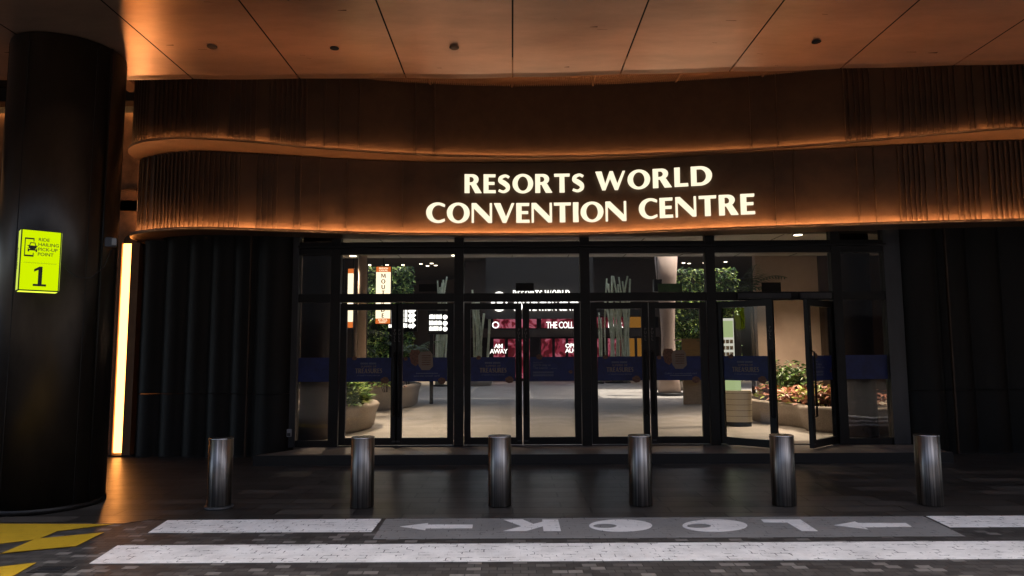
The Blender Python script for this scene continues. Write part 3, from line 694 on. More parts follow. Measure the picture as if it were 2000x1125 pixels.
# door leaves, built hinge at x=0, free edge at +x (w) for a left leaf; mirrored for a right leaf
LW, Z0, Z1 = .925, .175, 2.405
stn = [ell(0, 0, .05, .045, n=7)[:-1]]
def door(hx, side, ang, kind, label=None, pulls=True):
    """side=+1: hinge at the left; -1: hinge at the right"""
    o = B(min(0, side*LW), max(0, side*LW), -.03, .03, 0, .001)
    o.free(); bm = NB()
    sgn = side
    def bb(x0, x1, y0, y1, z0, z1): box(bm, min(sgn*x0, sgn*x1), max(sgn*x0, sgn*x1), y0, y1, z0, z1)
    bb(.004, .105, -.03, .03, 0, Z1-Z0); bb(LW-.105, LW-.004, -.03, .03, 0, Z1-Z0)
    bb(.1052, LW-.1052, -.028, .028, 0, .11); bb(.1052, LW-.1052, -.028, .028, Z1-Z0-.10, Z1-Z0)
    d = obj('door', bm, M['black'], en); d.matrix_local = EI @ T(hx, DY, Z0) @ Matrix.Rotation(ang, 4, 'Z')
    if label: d['label'] = label
    x0, x1 = sorted((sgn*.1052, sgn*(LW-.1052)))
    ep('pane', B(x0, x1, -.005, .005, .11, Z1-Z0-.10), M['glass'], d)
    bz0, bz1 = 1.165-Z0, 1.545-Z0; mx = (x0+x1)/2
    ep('vinyl_band', B(x0+.004, x1-.004, -.010, -.0055, bz0, bz1), M['blue'], d)
    def t(s, size, x, z, m='bluetx', **k): return tx(s, size, x, z, -.0125, m, 'band_lettering', d, **k)
    def blob(x, z, r, seed):
        q = random.Random(seed); c = [(r*q.uniform(.8, 1.1)*math.cos(2*PI*i/7), r*.85*q.uniform(.8, 1.1)*math.sin(2*PI*i/7)) for i in range(7)]
        meobj('printed_stone', curve_mesh([c], .0015), M['stone'], d, T(x, -.013, z) @ UP)
    if kind == 'T':
        xx = mx-.31*.5-.04
        word('TREASURES', .075, mx-.215, lambda x: T(x, -.0125, bz0+.135) @ UP, 'band_lettering', M['gold'], d, .0008, sp=.06, width=.43)
        t('SUMMER OF', .045, mx, bz0+.225, 'gold'); t('AT RESORTS WORLD SENTOSA', .026, mx, bz0+.09)
        for k in range(8): meobj('band_marks', curve_mesh([[(0, 0), (.024, 0), (.024, .026), (0, .026)], [(.006, .006), (.018, .006), (.018, .018), (.006, .018)]], .0008), M['bluetx'], d, T(mx-.13+k*.030+(.01 if k > 3 else 0), -.0125, bz0+.275) @ UP)
        blob(mx-.23, bz1-.01, .042, 5); blob(mx+.26, bz0+.02, .072, 9)
    else:
        if kind in ('S', 'C'):
            oc = [(-.09, .14), (.06, .15), (.10, .10), (.11, -.09), (.05, -.15), (-.07, -.15), (-.12, -.08), (-.13, .08)]
            meobj('printed_card', curve_mesh([oc], .0015), M['gold'], d, T(mx+.02, -.014, bz1-.05) @ UP)
            for k in range(5): ep('card_line', B(mx-.05, mx+.09, -.0172, -.0160, bz1-.12+k*.035, bz1-.105+k*.035), M['stone'], d)
            oc = [(-.07, .12), (.05, .12), (.09, .05), (.07, -.08), (0, -.14), (-.07, -.09), (-.10, .04)]
            meobj('printed_stone', curve_mesh([oc], .0015), M['stone'], d, T(mx-.15, -.0135, bz1+.0) @ UP)
            for k in range(14): meobj('band_marks', curve_mesh([[(0, 0), (.020, 0), (.020, .010), (0, .013)]], .0008), M['bluetx'], d, T(mx-.14+k*.025, -.0125, bz0+(.122 if kind == 'S' else .07)) @ UP)
            t('sure-win scratch card!' if kind == 'S' else 'Collect a sure-win scratch card', .046 if kind == 'S' else .040, mx+.03, bz0+(.075 if kind == 'S' else .095))
            blob(mx-.31, bz1-.02, .04, 3); blob(mx+.27, bz0+.01, .07, 12)
        else:
            t('Stand to win a', .028, mx-.30, bz0+.285, align='LEFT'); t('2D1N stay at\nThe Laurus', .052, mx-.30, bz0+.235, align='LEFT', line=.85); t('and more', .026, mx-.02, bz0+.19, align='LEFT')
            blob(mx-.2, bz1+.0, .06, 7); blob(mx+.3, bz0+.14, .035, 8)
            for r in range(2):
                for k in range(11): meobj('band_marks', curve_mesh([[(0, 0), (.024, 0), (.024, .026), (0, .026)], [(.006, .006), (.018, .006), (.018, .018), (.006, .018)]], .0008), M['bluetx'], d, T(mx-.30+k*.030, -.0125, bz0+.12-r*.045) @ UP)
    # pull handle on the free stile
    hx_ = sgn*(LW-.05)
    bm = NB(); tube(bm, [(hx_, -.03, .45), (hx_, -.085, .47), (hx_, -.085, 1.43), (hx_, -.03, 1.45)], .016, 8); obj('handle', bm, M['black'], d)
    meobj('pull_lettering', text_mesh('P\nU\nL\nL', .062, .0008, line=.85), M['pull'], d, T(hx_, -.0315, 1.78) @ UP)
    ep('lock_plate', B(hx_-.03, hx_+.03, -.033, -.0305, .045, .07), M['jamb'], d)
    return d
kinds = ['T', 'S', 'T', 'D', 'T', 'C', 'T', 'D']; i = 0
for b in range(4):
    l, r = mull[b]+.08, mull[b+1]-.08
    aL, aR = (0, 0) if b < 3 else (rad(-42), rad(42))
    door(l, 1, aL, kinds[i], 'left leaf of door pair, ajar' if b == 3 else None); door(r, -1, aR, kinds[i+1], 'right leaf, standing open towards the street' if b == 3 else None); i += 2
ep('door_closer', B(3.60, 4.45, DY-.11, DY-.062, 2.455, 2.54, .004), M['jamb']); ep('door_closer', B(4.60, 5.10, DY-.11, DY-.062, 2.455, 2.54, .004), M['jamb'])
ep('threshold', B(-2.75, 5.13, DY-.05, DY+.05, .1515, .165), M['jamb'])
# notices on the transom glass
for px_, py_ in ((836, 583), (1024, 583)):
    X, Z = ay(px_, 568, DY-.03); 
ep('glass_notice', B(-1.85+.35, -1.85+.64, DY-.012, DY-.0065, 2.60, 2.72), M['dark']); ep('glass_notice', B(.06, .35, DY-.012, DY-.0065, 2.60, 2.73), M['dark'])
ep('glass_notice', B(2.35, 2.74, DY-.012, DY-.0065, 2.57, 2.71), M['leafd']); ep('glass_notice', B(4.02, 4.33, DY-.012, DY-.0065, 2.57, 2.72), M['gap'])

# ------------------------------------------------------------------ atrium shell
def ip(name, bm, m, label=None): return part(name, bm, m, label)
ip('atrium_wall', B(-12.2, -12, 11.4, 45, 0, 9), M['brownw']); ip('atrium_wall', B(16, 16.2, 11.4, 45, 0, 9), M['brownw']); ip('atrium_wall', B(-12, 16, 45, 45.2, 0, 9), M['brownw'])
ip('front_wall', B(-12, -3.6, 11.42, 11.6, 0, 6.05), M['brownw']); ip('front_wall', B(6.3, 16, 11.42, 11.6, 0, 6.05), M['brownw'])
ip('front_wall', B(-3.6, 6.3, 11.1, 11.3, 3.63, 6.05), M['soffit'])
ip('atrium_ceiling', B(-12, 16, 11.3, 17.1, 4.02, 4.2), M['iwhite'], 'pale flat ceiling just inside the doors')
ip('atrium_ceiling', B(-12, 16, 17.1, 20.7, 4.98, 5.3), M['iceil'], 'dark ceiling with small round lamps')
ip('atrium_ceiling', B(-12, -7.5, 20.5, 27.5, 4.98, 5.3), M['iceil']); ip('atrium_ceiling', B(12, 16, 20.5, 27.5, 4.98, 5.3), M['iceil'])
fg = bpy.data.materials.new('frosted_skylight'); fg.use_nodes = True; _n = fg.node_tree.nodes; _n.remove(_n['Principled BSDF']); _tl = _n.new('ShaderNodeBsdfTranslucent'); _tl.inputs[0].default_value = (.34, .38, .42, 1); fg.node_tree.links.new(_tl.outputs[0], _n['Material Output'].inputs[0])
for k in range(4):
    ip('skylight_pane', B(-3.55+k*2.2, -1.45+k*2.2, 22.3, 33.9, 6.55, 6.57), fg); ip('skylight_bar', B(-3.6+k*2.2, -3.55+k*2.2, 22.2, 34, 6.5, 6.62), M['black'])
ip('skylight_bar', B(5.2, 5.25, 22.2, 34, 6.5, 6.62), M['black']); ip('atrium_ceiling', B(-3.6, 5.2, 20.5, 22.2, 4.98, 5.3), M['iceil'])
ip('atrium_ceiling', B(-12, 16, 34, 45.3, 6.5, 6.8), M['iceil']); ip('atrium_ceiling', B(-12, -3.6, 27.5, 34, 6.5, 6.8), M['iceil']); ip('atrium_ceiling', B(5.25, 16, 27.5, 34, 6.5, 6.8), M['iceil'])
for k in range(14): ip('ceiling_joint', B(-7+k*1.4, -6.985+k*1.4, 11.4, 17.1, 4.012, 4.019), M['gap'])
def downlight(x, y, z, e, lb, size=.09, col_=(1, .80, .58), spot=96, grp='small round ceiling lamps in the atrium'):
    t = thing('ceiling_lamp', lb, 'ceiling lamp', (x, y, z), 0, grp)
    obj('rim', lathe(NB(), [(size*1.35, -.001), (size*1.35, -.012), (size, -.016)], seg=20), M['jamb'], t); obj('lens', lathe(NB(), [(size*.98, -.012), (size*.9, -.020)], seg=20), M['ltwhite'], t)
    if e:
        L = bpy.data.lights.new('lamp_light', 'SPOT'); L.energy = e*K; L.color = col_; L.spot_size = rad(spot); L.spot_blend = .6; L.shadow_soft_size = .08
        lo = bpy.data.objects.new('lamp_light', L); C.objects.link(lo); lo.parent = t; lo.location = (0, 0, -.05)
G = 'small round ceiling lamps in the atrium'
for x, y, e in ((-3.15, 13.1, 620), (-1.5, 13.2, 240), (3.6, 13.0, 260), (5.9, 13.9, 560), (1.2, 15.0, 60), (-3.9, 16.6, 480), (6.0, 15.6, 210), (6.9, 15.8, 130), (7.6, 15.2, 120), (-1.4, 16.6, 160)):  # lamps added out of view to brighten floor, plants and beige wall
    downlight(x, y, 4.018, e, 'ceiling lamp in the pale ceiling just inside the doors')
for i_, (px_, py_) in enumerate(((722, 517), (756, 517), (787, 517), (822, 515), (835, 519), (843, 514), (851, 518), (1258, 522), (1265, 516), (1268, 520), (1277, 526), (1283, 530), (1294, 514), (1335, 513), (1346, 514), (1376, 513), (1417, 511), (1190, 515), (900, 512))):
    x, y = az(px_, py_, 6.497); downlight(x, y, 6.498, 500 if i_ % 3 == 0 else 0, 'ceiling lamp in the dark ceiling deep inside the atrium', .10)
# ------------------------------------------------------------------ plants
def leaf(bm, p, d, n, L, w, mi=0):
    s = d.cross(n).normalized(); tip = p+d*L-n*L*.18; mid = p+d*L*.5+n*L*.05
    v = [bm.verts.new(q) for q in (p, mid-s*w/2, tip, mid+s*w/2)]
    f = bm.faces.new(v); f.material_index = mi
def rv(q, up=.5):
    a = q.uniform(0, 2*PI); z = q.uniform(-.3, 1)*up+.15; return Vector((math.cos(a), math.sin(a), z)).normalized()
def plant(name, label, cat, x, y, z, r, h, n, L, w, mats, seed, group, parts=True):
    t = thing(name, label, cat, (x, y, z), 0, group); q = random.Random(seed); bm = NB()
    for k in range(n):
        a = q.uniform(0, 2*PI); rr = r*math.sqrt(q.random()); hz = h*q.uniform(.15, 1)*(1-.4*(rr/r)**2)
        p = Vector((rr*math.cos(a), rr*math.sin(a), hz)); d = rv(q, .8); nn = Vector((q.uniform(-.4, .4), q.uniform(-.4, .4), 1)).normalized()
        leaf(bm, p, d, nn, L*q.uniform(.6, 1.2), w*q.uniform(.7, 1.2), q.randrange(len(mats)))
    obj('foliage', bm, [M[m] for m in mats], t)
    bm = NB()
    for k in range(6):
        a = q.uniform(0, 2*PI); rr = r*.6*q.random(); tube(bm, [(rr*.4*math.cos(a), rr*.4*math.sin(a), -.08), (rr*math.cos(a), rr*math.sin(a), h*.7)], .008, 5)
    obj('stem', bm, M['soil'], t)
    return t
def planter(label, pts, h, seed, lean=.0):
    t = thing('planter', label, 'planter', (pts[0][0], pts[0][1], .15)); inv = Matrix.Translation((-pts[0][0], -pts[0][1], -.15))
    P2 = spline(pts+[pts[0]], .08)[:-1]; n = len(P2)
    A = sum(a[0]*b[1]-b[0]*a[1] for a, b in zip(P2, P2[1:]+P2[:1])); sg_ = 1 if A > 0 else -1
    def sh(d):
        o = []
        for i in range(n):
            a, b = P2[i-1], P2[(i+1) % n]; dx, dy = b[0]-a[0], b[1]-a[1]; l_ = math.hypot(dx, dy) or 1; o.append((P2[i][0]+dy/l_*d*sg_, P2[i][1]-dx/l_*d*sg_))
        return o
    bm = NB(); rings = []
    for d, z in ((-.10, 0), (-.10, .04), (-.06, .05), (-.02, h*.6), (.03, h*.85), (.05, h*.93), (.02, h*.99), (-.06, h+.01), (-.16, h-.01), (-.20, h-.08)):
        rings.append([bm.verts.new((*p, z+.15)) for p in sh(d)])
    for a, b in zip(rings, rings[1:]):
        for i in range(n): bm.faces.new((a[i], a[(i+1) % n], b[(i+1) % n], b[i])).smooth = True
    bmesh.ops.recalc_face_normals(bm, faces=bm.faces)
    o = obj('bowl', bm, M['concrete'], t); o.matrix_parent_inverse = inv
    bm = NB(); bm.faces.new([bm.verts.new((*p, h+.07)) for p in sh(-.17)]); o = obj('soil', bm, M['soil'], t); o.matrix_parent_inverse = inv
    return t
planter('rounded stone planter with green plants just inside the left doors', [(-2.72, 13.9), (-2.75, 13.2), (-3.0, 12.6), (-3.5, 12.1), (-5.2, 11.95), (-5.6, 13.5), (-4.4, 14.6), (-3.1, 14.7)], .50, 1)
planter('long stone planter behind the rounded one, curving towards the atrium centre', [(-2.72, 20.2), (-2.75, 18.8), (-3.2, 17.8), (-4.2, 16.9), (-5.6, 16.3), (-8.0, 16.4), (-8, 21), (-4, 22)], .62, 2)
planter('stone planter with red leaved plants inside the right doors', [(5.05, 14.2), (5.45, 13.3), (5.35, 12.75), (5.75, 12.3), (6.5, 12.1), (7.5, 12.6), (7.6, 15.5), (6.2, 17.2), (5.15, 16.2)], .46, 3)
planter('low grey planter far away behind the plywood kiosk', [(5.6, 27.2), (6.0, 26.5), (7.2, 26.4), (8.2, 27), (8, 28), (6.2, 28)], .5, 4)
planter('grey bench like planter at the far left of the atrium floor', [(-2.6, 31), (-1.5, 30.6), (-.9, 31.2), (-1.2, 32.4), (-2.6, 32.4)], .5, 4)
q = random.Random(11)
def scatter(reg, N, name, lab, cat, r, h, n, L, w, mats, grp, z, minc=.0):
    for k in range(N):
        x = q.uniform(reg[0], reg[1]); y = q.uniform(reg[2], reg[3])
        plant(name, lab, cat, x, y, z, r*q.uniform(.8, 1.2), h*q.uniform(.7, 1.25), n, L, w, mats, q.randrange(9999), grp)
scatter((-3.6, -2.98, 12.65, 14.0), 30, 'leafy_plant', 'bright green strap leaved plant in the rounded planter inside the left doors', 'plant', .22, .55, 130, .26, .055, ['leaf', 'leafy', 'leaf'], 'plants in the rounded left planter', .60)
scatter((-3.5, -3.05, 12.75, 13.6), 4, 'leafy_plant', 'small brown green ground plant at the edge of the rounded planter', 'plant', .2, .12, 60, .09, .05, ['leafr', 'leaf', 'leafd'], 'edging plants in the rounded planter', .6)
scatter((-5.4, -3.05, 17.3, 20.4), 30, 'leafy_plant', 'broad leaved green plant in the long planter behind', 'plant', .42, .55, 110, .22, .08, ['leaf', 'leafd', 'leafy', 'leafr'], 'plants in the long left planter', .72)
scatter((5.45, 6.6, 13.0, 15.8), 20, 'leafy_plant', 'red and copper leaved plant in the planter inside the right doors', 'plant', .27, .32, 80, .22, .075, ['leafr', 'leafr', 'leafy'], 'red leaved plants in the right planter', .58)
scatter((6.0, 7.2, 12.6, 13.5), 6, 'leafy_plant', 'red star leaved plant at the street end of the right planter', 'plant', .27, .30, 80, .22, .07, ['leafr'], 'red leaved plants at the street end', .56)
scatter((5.75, 6.4, 14.3, 16.5), 9, 'leafy_shrub', 'tall dark green shrub rising among the red leaved plants', 'shrub', .28, .75, 150, .15, .07, ['leafd', 'leaf'], 'dark green shrubs in the right planter', .6)
scatter((5.9, 7.6, 26.8, 27.6), 4, 'leafy_plant', 'light green ferny plant in the far grey planter', 'plant', .45, .6, 110, .25, .05, ['leafy', 'leaf'], 'plants in the far grey planter', .65)
def green_wall(x0, x1, y, z0, z1, N, label, seed):
    t = thing('green_wall', label, 'green wall', ((x0+x1)/2, y, z0)); q = random.Random(seed); cx_ = (x0+x1)/2
    obj('backing', B(x0-cx_, x1-cx_, 0, .15, 0, z1-z0), M['soil'], t)
    bm = NB()
    for k in range(N):
        x = q.uniform(x0, x1)-cx_; z = q.uniform(0, z1-z0); bul = .14*math.sin(x*5+seed)*math.sin(z*6)+.06*math.sin(x*17)*math.sin(z*13)
        p = Vector((x, -.05-max(0, bul)-q.random()*.10, z)); d = Vector((q.uniform(-1, 1), -.7, q.uniform(-.9, .5))).normalized()
        leaf(bm, p, d, Vector((q.uniform(-.3, .3), -1, .8)).normalized(), q.uniform(.08, .24), q.uniform(.04, .10), 0 if q.random() < .45 else (1 if q.random() < .5 else 2))
    obj('foliage', bm, [M['leaf'], M['leafd'], M['leafy']], t)
ax, _ = ay(718, 560, 26); bx_, _ = ay(806, 560, 26)
green_wall(ax-.2, bx_, 26.2, .6, 4.95, 5200, 'leafy green wall behind the tall orange and cream sign', 4)
ax, _ = ay(1310, 560, 25); bx_, _ = ay(1440, 560, 25)
green_wall(ax, bx_, 25.2, .6, 4.7, 6500, 'leafy green wall right of the curved pale column', 7)
# palms
def palm(x, y, z, h, nf, L, label, seed):
    t = thing('palm', label, 'palm', (x, y, z)); q = random.Random(seed)
    bm = NB(); tube(bm, [(0, 0, 0), (.03, 0, h*.5), (0, .02, h)], .05, 8, r2=.035); obj('trunk', bm, M['soil'], t)
    bm = NB()
    for k in range(nf):
        a = 2*PI*k/nf+q.uniform(-.3, .3); el = q.uniform(.2, 1.1); P_ = Vector((0, 0, h)); d = Vector((math.cos(a)*math.cos(el), math.sin(a)*math.cos(el), math.sin(el)))
        st_ = L/14
        for s in range(14):
            side = d.cross(Vector((0, 0, 1))).normalized(); up = side.cross(d)
            for sg2 in (-1, 1): leaf(bm, P_, (side*sg2+d*.6-Vector((0, 0, .35))).normalized(), up, L*.28*math.sin(PI*(s+2)/17), .028)
            nx = P_+d*st_; tube(bm, [P_, nx], .007, 4); P_ = nx; d = (d+Vector((0, 0, -.10))).normalized()
    obj('fronds', bm, M['leafd'] if seed % 2 else M['leaf'], t)
palm(-4.9, 19.3, .7, 1.2, 11, 1.7, 'drooping palm in the long left planter below the cream sign', 3)
palm(-3.1, 21.2, .7, .9, 9, 1.0, 'small palm at the end of the long left planter', 6)
palm(5.95, 17.0, .55, 2.6, 12, 1.1, 'tall palm above the directory totem', 5)
# ------------------------------------------------------------------ atrium objects
X, _ = ay(709, 600, 16.5)
t = thing('interior_column', 'slim tan column standing in the left planter', 'column', (X, 16.4, .15)); obj('shaft', lathe(NB(), [(.105, 0), (.105, 4.8)], seg=32), M['beige'], t); obj('collar', lathe(NB(), [(.13, .0), (.13, .5), (.106, .52)], seg=32), M['dark'], t)
xa, _ = ay(592, 650, 11.8); xb, _ = ay(632, 650, 11.8)
t = thing('interior_column', 'dark curved column behind the left side window', 'column', ((xa+xb)/2, 12.0, .15)); obj('shaft', lathe(NB(), [(.26, 0), (.26, 3.86)], seg=40), M['brownw'], t); obj('edge_strip', B(.235, .262, -.06, -.02, 0, 3.86), M['jamb'], t)  # pale strip models the vertical highlight on the shaft
t = thing('interior_column', 'dark curved column behind the right side window', 'column', (6.0, 12.0, .15)); obj('shaft', lathe(NB(), [(.30, 0), (.30, 3.86)], seg=40), M['brownw'], t); obj('edge_strip', B(-.302, -.28, -.08, -.04, 0, 3.86), M['jamb'], t)  # highlight modelled as a pale strip here too
# curved pale column
t = thing('flared_column', 'pale stone column with a waisted curved shaft right of the bamboo', 'column', (5.35, 23.5, .15))
bm = lathe(NB(), [(.42, 0), (.36, .6), (.26, 1.4), (.24, 2.0), (.28, 3.0), (.36, 4.0), (.42, 4.80)], seg=48); bmesh.ops.scale(bm, vec=(.95, .7, 1), verts=bm.verts); obj('shaft', bm, M['beige'], t)
obj('foot', lathe(NB(), [(.46, 0), (.46, .08), (.43, .1)], seg=48), M['dark'], t)
# tall cream and orange sign
Ys = 20.5
X0, Zt = ay(735, 521, Ys); X1, Zb = ay(762, 632, Ys)
t = thing('blade_sign', 'tall lit cream blade sign with orange ends reading MOUTARDE', 'sign', ((X0+X1)/2, Ys, Zb)); w2 = (X1-X0)/2; hS = Zt-Zb
obj('case', B(-w2-.02, w2+.02, .0, .12, -.02, hS+.02), M['black'], t)
obj('face', B(-w2, w2, -.006, -.001, .155, hS-.165), M['mcream'], t); obj('end_panel', B(-w2, w2, -.006, -.001, 0, .153), M['morange'], t); obj('end_panel', B(-w2, w2, -.006, -.001, hS-.163, hS), M['morange'], t)
for k, c in enumerate('MOUTARDE'):
    gw, gc = glyph(c); meobj('letter', curve_mesh([[((a-gw/2)*.13, b*.13) for a, b in cc] for cc in gc], .001), M['mred'], t, T(0, -.009, hS-.34-k*.172) @ UP)
meobj('lettering', text_mesh('FRENCH\nCASUAL', .072, .001, bold=.001, line=.9), M['mcream'], t, T(0, -.009, hS-.075) @ UP); meobj('lettering', text_mesh('BY PAUL\nPAIRET', .072, .001, bold=.001, line=.9), M['mcream'], t, T(0, -.009, .085) @ UP)
bm = NB(); tube(bm, [(-w2-.3, .06, hS*.9), (-w2-.02, .06, hS*.9)], .015); tube(bm, [(0, .06, hS+.02), (0, .06, 4.95-Zb)], .02); obj('bracket', bm, M['black'], t)
# narrower lit panel and dark rack standing in for reflections further left
X0, Zt = ay(680, 525, 17.5); X1, Zb = ay(689, 640, 17.5)
t = thing('blade_sign', 'narrow cream and orange lit sign at the far left of the first door', 'sign', ((X0+X1)/2, 17.5, Zb)); w2 = (X1-X0)/2
obj('case', B(-w2-.015, w2+.015, .0, .1, -.02, Zt-Zb+.02), M['black'], t); obj('face', B(-w2, w2, -.006, -.001, .15, Zt-Zb-.12), M['mcream'], t); obj('end_panel', B(-w2, w2, -.006, -.001, 0, .148), M['morange'], t); obj('end_panel', B(-w2, w2, -.006, -.001, Zt-Zb-.118, Zt-Zb), M['morange'], t)
t = thing('reflected_rack', 'dark open rack with thin rails behind the narrow sign', 'rack', (-4.15, 17.9, .15))
bm = NB()
for xx in (-.32, -.05, .18): box(bm, xx, xx+.04, 0, .04, 0, 4.6)
obj('post', bm, M['black'], t); bm = NB()
for k in range(7): box(bm, -.36, .24, -.012, -.002, .9+k*.55, .915+k*.55)
obj('rail', bm, M['jamb'], t)
obj('back_panel', B(-.7, .3, .2, .25, 0, 4.6), M['brownw'], t)
# direction signs
def dashes(wd, s):
    # lettering far too small to read: a row of word-sized strokes ending at x = 0
    q = random.Random(len(wd)*7+int(s*1000)); x = 0; cs = []
    for k in range(len(wd)):
        w = s*q.uniform(.28, .5); cs.append([(x-w, 0), (x-w, s*q.uniform(.5, .75)), (x, s*.6), (x, 0)]); x -= w+s*(.10 if q.random() > .2 else .3)
    return curve_mesh(cs, .001)
def dirsign(px0, px1, rows, Y, label, left=True, words=None):
    t = thing('direction_sign', label, 'direction sign', (ay((px0+px1)/2, 600, Y)[0], Y, .15))
    inv = Matrix.Translation((-t.location.x, -Y, -.15))
    x0 = ay(px0, 600, Y)[0]; x1 = ay(px1, 600, Y)[0]; zt = ay(900, rows[0]-12, Y)[1]; zb_ = ay(900, rows[-1]+12, Y)[1]
    o = obj('board', B(x0, x1, Y, Y+.08, zb_, zt), M['black'], t); o.matrix_parent_inverse = inv
    o = obj('post', B(x0+.05, x0+.15, Y+.0815, Y+.16, .15, zb_+.3), M['black'], t); o.matrix_parent_inverse = inv
    for r, wd in zip(rows, words):
        z = ay(900, r, Y)[1]; s = .016*Y*.62
        me = dashes(wd, s); wv = max(v.co.x for v in me.vertices)-min(v.co.x for v in me.vertices); me.transform(Matrix.Scale(((x1-x0)-.36)*(.75 if len(wd) < 8 else 1)/wv, 4, (1, 0, 0))); ar = curve_mesh([[(0, .3*s), (.5*s, .8*s), (.5*s, .45*s), (.9*s, .45*s), (.9*s, .15*s), (.5*s, .15*s), (.5*s, -.2*s)]], .001)
        o = meobj('row_lettering', me, M['wtext'], t, inv @ T(x1-.32, Y-.003, z-.07) @ UP)
        o = meobj('arrow', ar, M['wtext'], t, inv @ T(x1-.04, Y-.003, z-.07) @ UP @ Matrix.Rotation(PI, 4, 'Y'))
        o = obj('symbol', lathe(NB(), [(.07, -.001), (.07, .001)], seg=16), M['wtext'], t); o.matrix_local = inv @ T(x1-.22, Y-.003, z-.02) @ UP
dirsign(836, 884, [618, 630, 641], 20, 'black direction sign with three white lines right of the second door leaf', words=['-'*12, '-'*16, '-'*14])
dirsign(757, 815, [606, 615, 624, 635], 22, 'black direction sign with four white lines partly behind the cream sign', words=['-'*7, '-'*7, '-'*7, '-'*9])
# bamboo bundles
def bamboo(x, y, z0, h, r0, r1, n, label, seed, th=.035):
    t = thing('bamboo_sculpture', label, 'bamboo sculpture', (x, y, z0)); q = random.Random(seed)
    for k in range(n):
        a = 2*PI*k/n+q.uniform(-.3, .3); hh_ = h*q.uniform(.62, 1); w = q.uniform(.7, 1.3)*th
        bm = NB(); N = 9; pts = []
        tw = q.uniform(-.7, .7)
        for s in range(N):
            f = s/(N-1); rr = r0*(1-f)+r1*f if f > .45 else r0*(1-f*.9); rr = r0*abs(1-2.1*f)**1.2 if f < .47 else r1*((f-.47)/.53)**1.3+.05
            pts.append((rr*math.cos(a+tw*f), rr*math.sin(a+tw*f)*.6, hh_*f))
        tube(bm, pts, w, 7)
        for s in range(1, N): 
            pp = pts[s]; lathe(bm, [(w*1.12, pp[2]-.008), (w*1.12, pp[2]+.008)], pp[0], pp[1], 8)
        obj('cane', bm, M['bamboo'], t)
def bam(px, Y, ptop, wpx, n, label, seed, th):
    X = ay(px, 640, Y)[0]; h = min(ay(px, ptop, Y)[1], 6.4)-.15; w = wpx/F*Y/2
    t = thing('bamboo_sculpture', label, 'bamboo sculpture', (X, Y, .15)); q = random.Random(seed)
    obj('base_disc', lathe(NB(), [(w*.8, 0), (w*.8, .05), (w*.7, .07)], seg=24), M['dark'], t)
    for k in range(n):
        a = q.uniform(0, 2*PI); r0 = w*q.uniform(.1, .75); r1 = w*q.uniform(.35, 1.1); a1 = a+q.uniform(-1.1, 1.1); hh_ = h*q.uniform(.72, 1); c = q.choice((-1, 1))*q.uniform(.1, .5)*w
        p = [(r0*math.cos(a)*(1-f)+r1*math.cos(a1)*f**1.6+c*math.sin(PI*f)*.5, (r0*math.sin(a)*(1-f)+r1*math.sin(a1)*f**1.6)*.6, .07+(hh_-.07)*f) for f in [i/7 for i in range(8)]]
        bm = NB(); tube(bm, p, th*q.uniform(.6, 1.3), 7)
        for x_ in p[1:-1]: lathe(bm, [(th*1.35, x_[2]-.012), (th*1.35, x_[2]+.012)], x_[0], x_[1], 8)
        obj('cane', bm, M['bamboo'], t)
bam(1205, 33.5, 532, 62, 17, 'big bundle of pale green bamboo canes behind the third door pair', 2, .055)
bam(937, 33.5, 560, 44, 10, 'slim bundle of pale bamboo canes left of the pink shop windows', 3, .05)
bam(862, 31, 538, 40, 9, 'bundle of pale canes behind the direction sign', 5, .05)
bam(1172, 33, 610, 16, 4, 'thin bundle of canes left of the big bamboo bundle', 9, .04)
# shop front at the end of the atrium
Y2 = 36.0
sh = thing('shop_front', 'curved brown shop front with two rows of pink windows at the end of the atrium', 'shop', (1.5, Y2, .15)); SHI = Matrix.Translation((-1.5, -Y2, -.15))
def sp_(name, bm, m, parent=None):
    o = obj(name, bm, m, parent or sh)
    if parent is None: o.matrix_parent_inverse = SHI.copy()
    return o
def zz_(py): return ay(1050, py, Y2)[1]
z_a, z_b, z_c, z_d = zz_(700), zz_(658), zz_(641), zz_(620)
def shopx(px): return ay(px, 640, Y2)[0]
sp_('wall', B(shopx(900), shopx(1290), Y2, Y2+.4, z_d+.05, 6.6), M['brownw'])
sp_('wall', B(shopx(900), shopx(1290), Y2-.1, Y2+.3, z_b, z_c), M['brownw']); sp_('wall', B(shopx(900), shopx(1290), Y2+.5, Y2+.7, .15, 6.6), M['gap'])
sp_('awning', B(shopx(955), shopx(1245), Y2-.5, Y2-.05, z_d+.06, z_d+.5), M['iceil'])
def win(a, b, z0, z1, m):
    f = NB(); x0, x1 = shopx(a), shopx(b); 
    box(f, x0-.06, x1+.06, Y2-.12, Y2-.02, z1, z1+.06); box(f, x0-.06, x1+.06, Y2-.12, Y2-.02, z0-.06, z0); box(f, x0-.06, x0, Y2-.12, Y2-.02, z0, z1); box(f, x1, x1+.06, Y2-.12, Y2-.02, z0, z1)
    o = sp_('window', f, M['black']); sp_('pane', B(x0, x1, Y2-.06, Y2-.05, z0, z1), M[m], o).matrix_parent_inverse = Matrix()
for a, b in ((964, 1013), (1017, 1048), (1057, 1130), (1148, 1222)): win(a, b, z_c, z_d, 'pink')
win(1228, 1258, z_c, z_d, 'amber')
for a, b in ((964, 986), (992, 1013), (1018, 1034), (1056, 1078), (1083, 1104), (1109, 1140), (1148, 1170), (1186, 1218)): win(a, b, .3, z_b-.1, 'pink')
win(1226, 1238, .3, z_b-.1, 'amber'); win(1243, 1262, .3, z_b-.1, 'amber')
